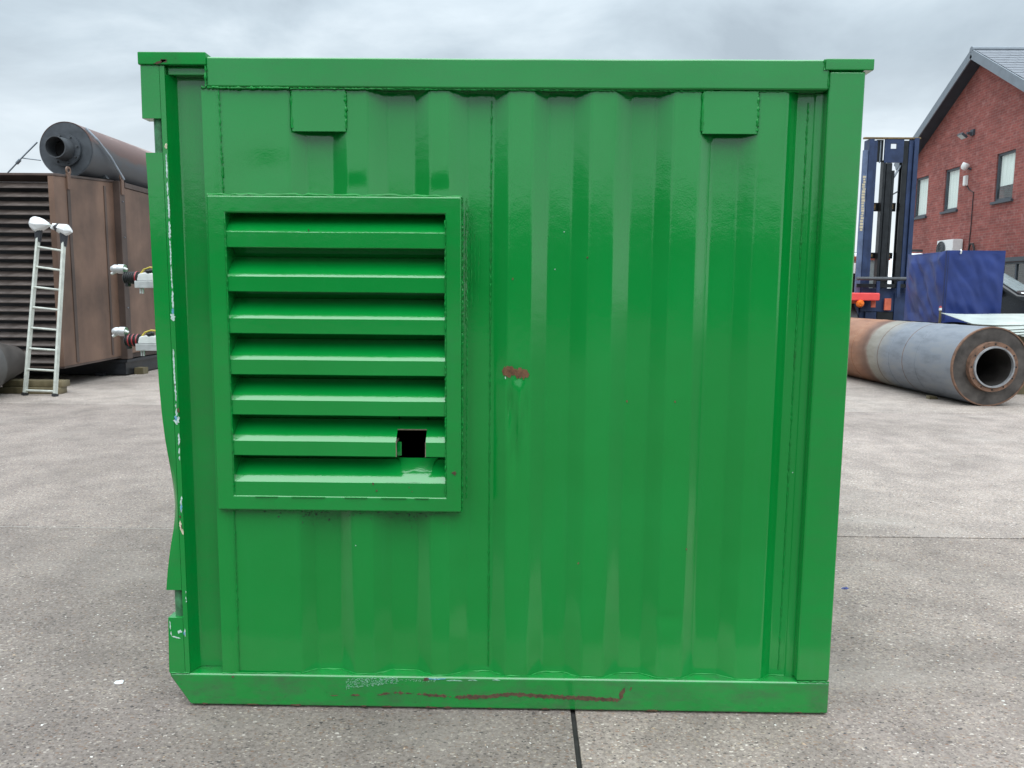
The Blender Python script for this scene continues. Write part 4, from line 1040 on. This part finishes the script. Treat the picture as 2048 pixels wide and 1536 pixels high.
# ================================================================== FORKLIFT
def fl_mat(n, c, r=.45, **k): return simple(n, c, r, 0, .3, 4, .1, **k)
M['mast_b'] = fl_mat('mast_blue_paint', (.016, .034, .092)); M['mast_l'] = fl_mat('mast_worn_blue', (.10, .14, .24), .55)
M['mast_k'] = simple('mast_greasy_black', (.014, .017, .020), .35, .3, .4, 6, .1)
M['red_o'] = simple('faded_red_paint', (.80, .085, .08), .4, 0, .12, 4, .05); M['orange'] = simple('orange_red_paint', (.58, .13, .07), .5, 0, .2, 5, .05)
M['amber'] = simple('amber_lens', (.75, .16, .02), .25, 0, .3, 20, 0); M['grease'] = simple('dry_grease', (.18, .12, .05), .7, 0, .5, 20, .3)
M['letter'] = simple('cream_lettering', (.52, .46, .32), .6, 0, .15, 60, .1)
fk = thing('forklift', (8.25, 16.2, 0), 'heavy forklift with a tall blue mast and red wheel guard beside the brick building', 'forklift')
YM = 15.0; sM = (YM+2.6876)/(12+2.6876)
FX = lambda x: .0755+(x-.0755)*sM
FZ = lambda z: 1.5351+(z-1.5351)*sM
def fbox(nm, mat, x0, x1, y0, y1, z0, z1, parent=fk, bev=.006, **kw): return part(nm, MB().box(FX(x0), FX(x1), y0, y1, FZ(z0), FZ(z1)), mat, parent, bevel=bev, **kw)
def channel(x0, x1, open_right, mat, y0, y1, z0, z1, nm):
    a, b = FX(x0), FX(x1); t = .03; m = MB()
    w1 = (a, a+t) if open_right else (b-t, b)
    m.box(a, b, y0, y0+t, FZ(z0), FZ(z1)); m.box(a, b, y1-t, y1, FZ(z0), FZ(z1)); m.box(*w1, y0+t+.0005, y1-t-.0005, FZ(z0), FZ(z1))
    return part(nm, m, mat, fk, bevel=.004)
channel(6.455, 6.545, True, M['mast_b'], YM, YM+.28, .2, 4.42, 'mast_rail'); channel(6.548, 6.625, True, M['mast_b'], YM+.05, YM+.24, .3, 4.40, 'mast_rail')
channel(7.285, 7.365, False, M['mast_b'], YM, YM+.28, .2, 4.44, 'mast_rail'); channel(7.205, 7.282, False, M['mast_b'], YM+.05, YM+.24, .3, 4.42, 'mast_rail')
channel(7.105, 7.20, False, M['mast_k'], YM+.06, YM+.22, .35, 4.40, 'inner_rail')
fbox('side_plate', M['mast_l'], 6.355, 6.452, YM+.02, YM+.06, .9, 4.22); 
fbox('lift_cylinder', M['mast_k'], 6.80, 6.915, YM+.02, YM+.14, .3, 4.0, bev=.03)
fbox('inner_rail', M['mast_k'], 6.752, 6.797, YM+.04, YM+.20, .35, 4.05); fbox('inner_rail', M['mast_k'], 6.918, 6.965, YM+.04, YM+.20, .35, 3.86)
fbox('top_bar', M['grease'], 6.36, 7.40, YM+.02, YM+.10, 4.425, 4.455)
cb = MB(); 
for a in ((6.752, 6.80, 4.0, 4.42), (6.80, 7.10, 4.0, 4.25), (6.80, 7.10, 4.34, 4.42), (6.80, 6.86, 4.251, 4.339), (6.97, 7.10, 4.251, 4.339)): cb.box(FX(a[0])+.001, FX(a[1])-.001, YM+.03, YM+.07, FZ(a[2]), FZ(a[3]))
part('crosshead', cb, M['mast_b'], fk, flat=True)
fbox('crosshead_infill', M['mast_k'], 6.627, 6.75, YM+.10, YM+.14, 4.02, 4.42); fbox('chain', M['lt_steel'], 6.68, 6.70, YM+.08, YM+.095, 4.0, 4.40, bev=0)
for z0, z1 in ((3.13, 3.29), (2.25, 2.36)):
    c = fbox('cross_member', M['mast_k'], 6.627, 7.10, YM+.23, YM+.27, z0, z1); part('grease_patch', MB().box(FX(6.66), FX(6.72), YM+.226, YM+.2295, FZ(z0+.03), FZ(z1-.02)).box(FX(7.0), FX(7.05), YM+.226, YM+.2295, FZ(z0+.04), FZ(z1-.03)), M['grease'], c)
br = MB(); br.tube([(FX(6.97), YM+.12, FZ(3.72)), (FX(7.10), YM+.12, FZ(3.96))], .022, 6); part('brace_bar', br, M['lt_steel'], fk)
part('brace_bar', MB().tube([(FX(6.98), YM+.12, FZ(3.43)), (FX(7.08), YM+.12, FZ(3.49))], .016, 6), M['mast_k'], fk)
# worn cream lettering strip on the side plate (illegible in the photograph): broken blocks
lt = MB(); rnd = random.Random(9); z = 2.75
while z < 3.72:
    h = rnd.uniform(.02, .05); lt.box(FX(6.37+rnd.uniform(0, .02)), FX(6.42+rnd.uniform(0, .02)), YM+.0165, YM+.0195, FZ(z), FZ(z+h)); z += h+.012
part('worn_lettering', lt, M['letter'], fk, kind='stuff', flat=True)
# carriage bars, hangers, lower frame
part('carriage_bar', MB().tube([(FX(6.31), YM-.16, FZ(1.865)), (FX(7.335), YM-.16, FZ(1.865))], .042, 10), M['grey_st'], fk)
fbox('carriage_bar', M['mast_k'], 6.33, 7.33, YM-.14, YM-.08, 1.70, 1.77); fbox('carriage_plate', M['mast_b'], 6.46, 7.34, YM-.03, YM-.004, 1.25, 1.69)
for x in (6.68, 7.06, 7.25): fbox('hanger', M['mast_b'], x, x+.06, YM-.19, YM-.145, 1.52, 1.82)
fbox('lower_frame', M['mast_b'], 6.55, 6.76, YM-.05, YM-.031, .5, 1.24); fbox('lower_frame', M['mast_b'], 7.08, 7.30, YM-.06, YM-.033, .3, 1.60); fbox('lower_frame', M['mast_k'], 6.77, 7.07, YM-.045, YM-.032, .4, 1.24)
fbox('lug', M['orange'], 6.88, 7.005, YM-.10, YM-.062, 1.28, 1.50); fbox('lug', M['orange'], 6.60, 6.68, YM-.20, YM-.16, 1.33, 1.46)
for s_, x in ((0, 6.02), (1, 7.40)):
    wmx = FX(x); wheel = part('wheel', MB().lathe([(0, .30), (0, .66), (.05, .72), (.37, .72), (.42, .66), (.42, .30)], (wmx, YM+.35, .72), (1, 0, 0), 40, True), M['rubber'], fk, ang=40)
    part('rim', MB().lathe([(.06, .02), (.06, .28), (.02, .30), (.10, .31), (.32, .31), (.40, .30), (.36, .28), (.36, .02)], (wmx, YM+.35, .72), (1, 0, 0), 32), M['grey_st'], wheel)
fbox('wheel_guard', M['red_o'], 6.0, 6.70, YM-.34, YM+.2, 1.455, 1.60, bev=.03)
fbox('guard_bracket', M['orange'], 6.05, 6.42, YM-.1, YM+.1, 1.40, 1.453)
part('indicator_lamp', MB().lathe([(-.07, .001), (-.06, .06), (-.02, .085), (.03, .085), (.06, .05), (.06, .001)], (FX(6.345), YM-.32, FZ(1.40)), (0, 1, 0), 18), M['amber'], fk)
# body, cab and overhead guard behind the mast
fbox('body', M['mast_k'], 6.30, 7.42, YM+.5, YM+3.2, .35, 1.60, bev=.05); fbox('counterweight', M['red_o'], 6.25, 7.45, YM+3.22, YM+4.0, .35, 1.75, bev=.08)
cabm = MB()
for x in (6.50, 7.17):
    cabm.box(FX(x), FX(x+.06), YM+.75, YM+.83, FZ(1.60), FZ(2.24)); cabm.box(FX(x), FX(x+.06), YM+2.3, YM+2.38, FZ(1.60), FZ(2.24))
cabm.box(FX(6.45), FX(7.26), YM+.72, YM+2.42, FZ(2.241), FZ(2.31))
part('cab_frame', cabm, M['orange'], fk, bevel=.01)
part('windscreen', MB().prism([(FX(6.62), FZ(1.62)), (FX(7.12), FZ(1.62)), (FX(7.14), FZ(1.95)), (FX(7.09), FZ(2.235)), (FX(6.62), FZ(2.235))], 'y', YM+.76, YM+.772), M['lens'], fk, flat=True)
fbox('seat', M['rubber'], 6.7, 7.05, YM+1.5, YM+1.62, 1.61, 2.0, bev=.03)
for x in (6.55, 7.1): fbox('fork', M['mast_k'], x, x+.12, YM-1.2, YM-.2, .90, .94)

# ================================================================== BLUE COVERED CRATE
M['tarp'] = simple('blue_tarpaulin', (.012, .031, .155), .46, 0, .2, 3, .06, 120)
M['tarp_d'] = simple('dark_blue_hem', (.012, .022, .09), .5, 0, .2, 6, .05)
tx0, tx1, ty0, ty1, tz0, tz1 = 7.74, 8.80, 11.5, 12.9, 1.065, 2.375
tc = thing('covered_crate', (8.27, 12.2, 0), 'square crate under a fitted blue tarpaulin cover behind the rusty pipe', 'crate')
def cloth_face(P, n, m_, seed, amp):
    """P(u,v)->(point, normal)"""
    k = len(m_.v)
    for j in range(n+1):
        for i in range(n+1):
            u, v = i/n, j/n; p, nn = P(u, v); p = Vector(p)
            e = min(u, 1-u, v, 1-v)*8; e = min(1, e)
            f = amp*(noise.noise(Vector((u*1.8+v*1.2, v*.8-u*.6, seed)))*1.9+1.5*abs(noise.noise(Vector((u*3.6+v*2.2, v*.9-u*.5, seed+4))))+.45*noise.noise(Vector((u*8+v*5, v*4-u*3, seed+9))))
            m_.v.append(tuple(p+Vector(nn)*f*e))
    for j in range(n):
        for i in range(n): a = k+j*(n+1)+i; m_.f.append((a, a+1, a+n+2, a+n+1))
cf = MB(); nn_ = 56
cloth_face(lambda u, v: ((tx0+(tx1-tx0)*u, ty0, tz0+.02*math.sin(u*7)*(1-v)+(tz1-tz0)*v), (0, -1, 0)), nn_, cf, 1, .035)
part('cover_front', cf, M['tarp'], tc, ang=180)
cf = MB(); cloth_face(lambda u, v: ((tx0, ty1+(ty0-ty1)*u, tz0+(tz1-tz0-.05*math.sin(u*math.pi))*v), (-1, 0, 0)), nn_, cf, 7, .055)
part('cover_side', cf, M['tarp'], tc, ang=180)
part('cover_top', MB().box(tx0+.07, tx1-.003, ty0+.003, ty1-.003, tz1-.06, tz1-.012), M['tarp'], tc, bevel=.01)
part('cover_body', MB().box(tx0+.07, tx1-.003, ty0+.07, ty1-.003, tz0+.01, tz1-.061), M['tarp'], tc)
part('corner_seam', MB().tube([(tx0-.002, ty0-.003, tz0+.01), (tx0-.002, ty0-.004, (tz0+tz1)/2), (tx0-.002, ty0-.003, tz1-.005)], .012, 8), M['tarp_d'], tc)
part('flap_strip', MB().box(tx0+.02, tx0+.032, ty0-.040, ty0-.030, tz0+.03, tz1-.03), M['tarp_d'], tc)
part('cable_tie', MB().tube([(tx0+.24, ty0-.03, tz1-.06), (tx0+.24, ty0-.045, tz1-.01), (tx0+.24, ty0-.02, tz1+.01)], .014, 6), M['lamp_w'], tc)
part('trestle', MB().box(tx0+.1, tx1-.1, ty0+.1, ty0+.2, 0, tz0+.009).box(tx0+.1, tx1-.1, ty1-.2, ty1-.1, 0, tz0+.009), M['black_st'], tc)
# marker post in front of it
mpz = thing('marker_post', (7.42, 11.0, 0), 'slim weathered marker post with a white and red tip before the blue cover', 'post')
part('post', MB().tube([(7.45, 11.0, 0), (7.435, 11.0, 1.30)], [.032, .018], 10), M['timber'], mpz)
part('white_band', MB().tube([(7.4352, 11.0, 1.302), (7.434, 11.0, 1.345)], .024, 10), M['lamp_w'], mpz)
part('red_tip', MB().tube([(7.434, 11.0, 1.346), (7.433, 11.0, 1.38)], [.024, .014], 10), M['red_p'], mpz)
# stack of pale sheets behind the pipe
M['sheet'] = simple('pale_sheet', (.42, .46, .425), .35, 0, .1, 3, .03)
ss = thing('sheet_stack', (8.6, 10.2, 0), 'stack of pale greenish sheets behind the open end of the pipe', 'sheets')
for k in range(5):
    m = MB(); n = 14; x0 = 7.86-.05*k+(0 if k < 4 else -.26); z0 = .98+.030*k
    for i in range(n+1):
        t = i/n; x = x0+1.9*t; zz = z0+.05*math.sin(t*2.2)+(.055*(1-t)**6 if k == 4 else 0)
        for y, z in ((9.3+.12*k+.18*(1-t)*(k == 4), zz-.05), (10.9, zz+.10), (10.9, zz+.108), (9.3+.12*k+.18*(1-t)*(k == 4), zz-.042)): m.v.append((x, y, z))
    for i in range(n):
        for q in range(4): m.f.append((i*4+q, i*4+(q+1) % 4, i*4+4+(q+1) % 4, i*4+4+q))
    m.f += [(0,1,2,3), tuple(n*4+q for q in range(4))]
    part('sheet', m, M['sheet'], ss, ang=25)
part('support_frame', MB().box(7.95, 9.6, 9.6, 9.75, 0, .95).box(7.95, 9.6, 10.5, 10.65, 0, 1.03), M['timber'], ss)

# ================================================================== VEHICLES BEHIND
M['car_k'] = simple('black_car_paint', (.012, .013, .015), .2, 0, .2, 3, 0); M['chrome'] = simple('chrome', (.6, .62, .63), .12, 1, .1, 8, 0)
M['head'] = simple('headlamp_glass', (.55, .58, .60), .12, .3, .3, 40, .4, 60)
M['van_w'] = simple('white_van_paint', (.72, .73, .73), .3, 0, .06, 3, 0); M['win_k'] = simple('dark_tinted_glass', (.015, .02, .022), .08, 0, .1, 3, 0)
M['screen'] = simple('windscreen_painted_sky', (.36, .42, .43), .06, 0, .1, 3, 0, spec=.8)  # pale base colour stands in for sky mirrored in the glass
def vehicle(root, origin, head, secs, mat, width, wheelx, wr):
    """loft of a side outline across the width, heading = unit vector of the nose"""
    h = Vector(head).normalized(); s_ = Vector((-h.y, h.x, 0)); o = Vector(origin)
    W3 = lambda l, t, z: tuple(o+h*l+s_*t+Vector((0, 0, z)))
    return W3
# black car, nose turned towards the camera's right
ck = thing('black_car', (11.9, 16.2, 0), 'black car with a pale windscreen and bright headlamp beside the blue cover', 'car')
o = Vector((11.35, 16.6, .28)); h = Vector((.70, -.714, 0)).normalized(); s_ = Vector((-h.y, h.x, 0))
P = lambda l, t, z: tuple(o+h*l+s_*t+Vector((0, 0, z)))
prof = [(-2.5, .45), (-2.5, 1.05), (-2.3, 1.25), (-2.0, 1.98), (-1.6, 2.06), (-.3, 2.04), (.15, 1.96), (1.05, 1.36), (2.0, 1.22), (2.28, 1.02), (2.34, .55), (2.25, .38), (-2.4, .38)]
body = MB(); tw = [(-.98, .0), (-.93, .03)]
rows = []
for tt, inset in ((-1, 0), (-.90, 1), (.90, 1), (1, 0)):
    ring = []
    for l, z in prof:
        t = tt*.95
        zz = z
        if abs(tt) == 1: 
            t = math.copysign(.95 if z < 1.3 else .95-.30*(z-1.3)/.75, tt)
            zz = z-.05 if z > 1.3 else z
        else: t = math.copysign(.86 if z < 1.3 else .86-.30*(z-1.3)/.75, tt)
        ring.append(P(l, t, zz))
    rows.append(ring)
n = len(prof)
for r in rows: body.v += r
for k in range(3):
    for i in range(n): body.f.append((k*n+i, k*n+(i+1) % n, (k+1)*n+(i+1) % n, (k+1)*n+i))
body.f += [tuple(range(n)), tuple(3*n+i for i in range(n))]
part('body', body, M['car_k'], ck, bevel=.03, seg=3, ang=30)
def quad(pts, off):
    m = MB(); a = [Vector(p) for p in pts]; nn = (a[1]-a[0]).cross(a[2]-a[0]).normalized()*off
    vs = [p+nn for p in a]+[p-nn for p in a]; k = len(a)
    return m.add(vs, [tuple(range(k)), tuple(range(2*k-1, k-1, -1))]+[(i, (i+1) % k, k+(i+1) % k, k+i) for i in range(k)])
part('windscreen', quad([P(.20, -.60, 1.945), P(.20, .60, 1.945), P(1.0, .80, 1.405), P(1.0, -.80, 1.405)], .02), M['screen'], ck, flat=True)
for sg_ in (-1, 1):
    part('side_window', quad([P(-1.7, sg_*.715, 1.93), P(-.1, sg_*.715, 1.93), P(.65, sg_*.915, 1.42), P(-2.0, sg_*.915, 1.42)], .02), M['win_k'], ck, flat=True)
    part('headlamp', MB().obox(P(2.12, sg_*.68, 1.02), h, s_, (0,0,1), .13, .22, .11), M['head'], ck, bevel=.04)
    part('wing_mirror', MB().obox(P(.65, sg_*1.04, 1.42), h, s_, (0,0,1), .07, .10, .07), M['car_k'], ck, bevel=.03)
    for l in (-1.5, 1.45):
        c_ = Vector(P(l, sg_*.78, .12)); wv = part('wheel', MB().lathe([(-.11, .2), (-.11, .36), (-.08, .40), (.08, .40), (.11, .36), (.11, .2)], c_, s_, 32, True), M['rubber'], ck, ang=40)
        part('rim', MB().lathe([(-.09, .01), (-.09, .19), (-.06, .22), (.06, .22), (.09, .19), (.09, .01)], c_, s_, 24), M['chrome'], wv)
part('grille', MB().obox(P(2.31, 0, .85), h, s_, (0,0,1), .03, .42, .13), M['chrome'], ck, bevel=.02)
part('chrome_strip', MB().tube([P(1.1, .82, 1.36), P(1.9, .82, 1.235), P(2.2, .80, 1.10)], .018, 6).tube([P(1.1, -.82, 1.36), P(1.9, -.82, 1.235), P(2.2, -.80, 1.10)], .018, 6), M['chrome'], ck)
# white van behind the crate
vv = thing('white_van', (9.55, 18.6, 0), 'white van parked behind the forklift and the blue cover', 'van')
vb = MB().prism([(16.4, .42), (16.4, 1.15), (16.75, 1.45), (17.35, 2.52), (17.7, 2.66), (20.9, 2.70), (21.1, 2.5), (21.1, .42)], 'x', 8.7, 10.5)
part('body', vb, M['van_w'], vv, bevel=.06, seg=3)
part('windscreen', quad([(8.86, 16.82, 1.53), (10.34, 16.82, 1.53), (10.26, 17.32, 2.42), (8.94, 17.32, 2.42)], .02), M['win_k'], vv, flat=True)
part('bumper', MB().box(8.68, 10.52, 16.33, 16.42, .40, .75), M['rubber'], vv, bevel=.03)
part('grille', MB().box(9.1, 10.1, 16.36, 16.395, .85, 1.08), M['rubber'], vv)
for x in (8.78, 10.12): part('headlamp', MB().box(x, x+.3, 16.35, 16.5, .85, 1.1), M['head'], vv, bevel=.03)
for x in (8.75, 10.23):
    for y in (17.2, 20.2):
        wv = part('wheel', MB().lathe([(0, .2), (0, .32), (.03, .34), (.19, .34), (.22, .32), (.22, .2)], (x, y, .345), (1, 0, 0), 28, True), M['rubber'], vv, ang=40)
        part('rim', MB().lathe([(.02, .01), (.02, .21), (.2, .21), (.2, .01)], (x, y, .345), (1, 0, 0), 20), M['grey_st'], wv)
part('roof_bar', MB().box(9.9, 10.5, 17.75, 17.83, 2.70, 2.76).box(9.0, 10.5, 19.5, 19.58, 2.71, 2.77), M['black_st'], vv)

# ================================================================== REST OF THE YARD (seen only as reflections in the paint)
M['clad'] = simple('grey_cladding', (.060, .066, .07), .6, 0, .2, 2, .1, 20, .5, (6, 6, .3))
M['door_g'] = simple('dark_shutter', (.025, .03, .033), .5, 0, .2, 3, .1)
def shed(loc, x0, x1, y0, y1, h, face, label):
    t = thing('warehouse', loc, label, 'warehouse', None)
    part('wall', MB().box(x0, x1, y0, y1, 0, h), M['clad'], t, bevel=.03)
    if face == 'y':
        part('roof', MB().prism([(x0-.3, h+.002), (x1+.3, h+.002), (x1+.3, h+.15), ((x0+x1)/2, h+1.1), (x0-.3, h+.15)], 'y', y0-.3, y1+.3), M['slate'], t)
        n = int((x1-x0)//7)
        for k in range(n):
            c = x0+(k+.5)*(x1-x0)/n; part('shutter_door', MB().box(c-2, c+2, y1+.002, y1+.06, .02, h-1.4), M['door_g'], t, bevel=.01)
    else:
        part('roof', MB().prism([(y0-.3, h+.002), (y1+.3, h+.002), (y1+.3, h+.15), ((y0+y1)/2, h+.9), (y0-.3, h+.15)], 'x', x0-.3, x1+.3), M['slate'], t)
        n = int((y1-y0)//7)
        for k in range(n):
            c = y0+(k+.5)*(y1-y0)/n; part('shutter_door', MB().box(x1+.002, x1+.06, c-2, c+2, .02, h-1.4), M['door_g'], t, bevel=.01)
shed((0, -36, 0), -26, 30, -46, -34, 4.7, 'y', 'long low grey warehouse across the yard, mirrored faintly in the green paint')
shed((-19, -8, 0), -27, -17, -22, 3, 4.6, 'x', 'grey warehouse along the left side of the yard, mirrored faintly in the green paint')
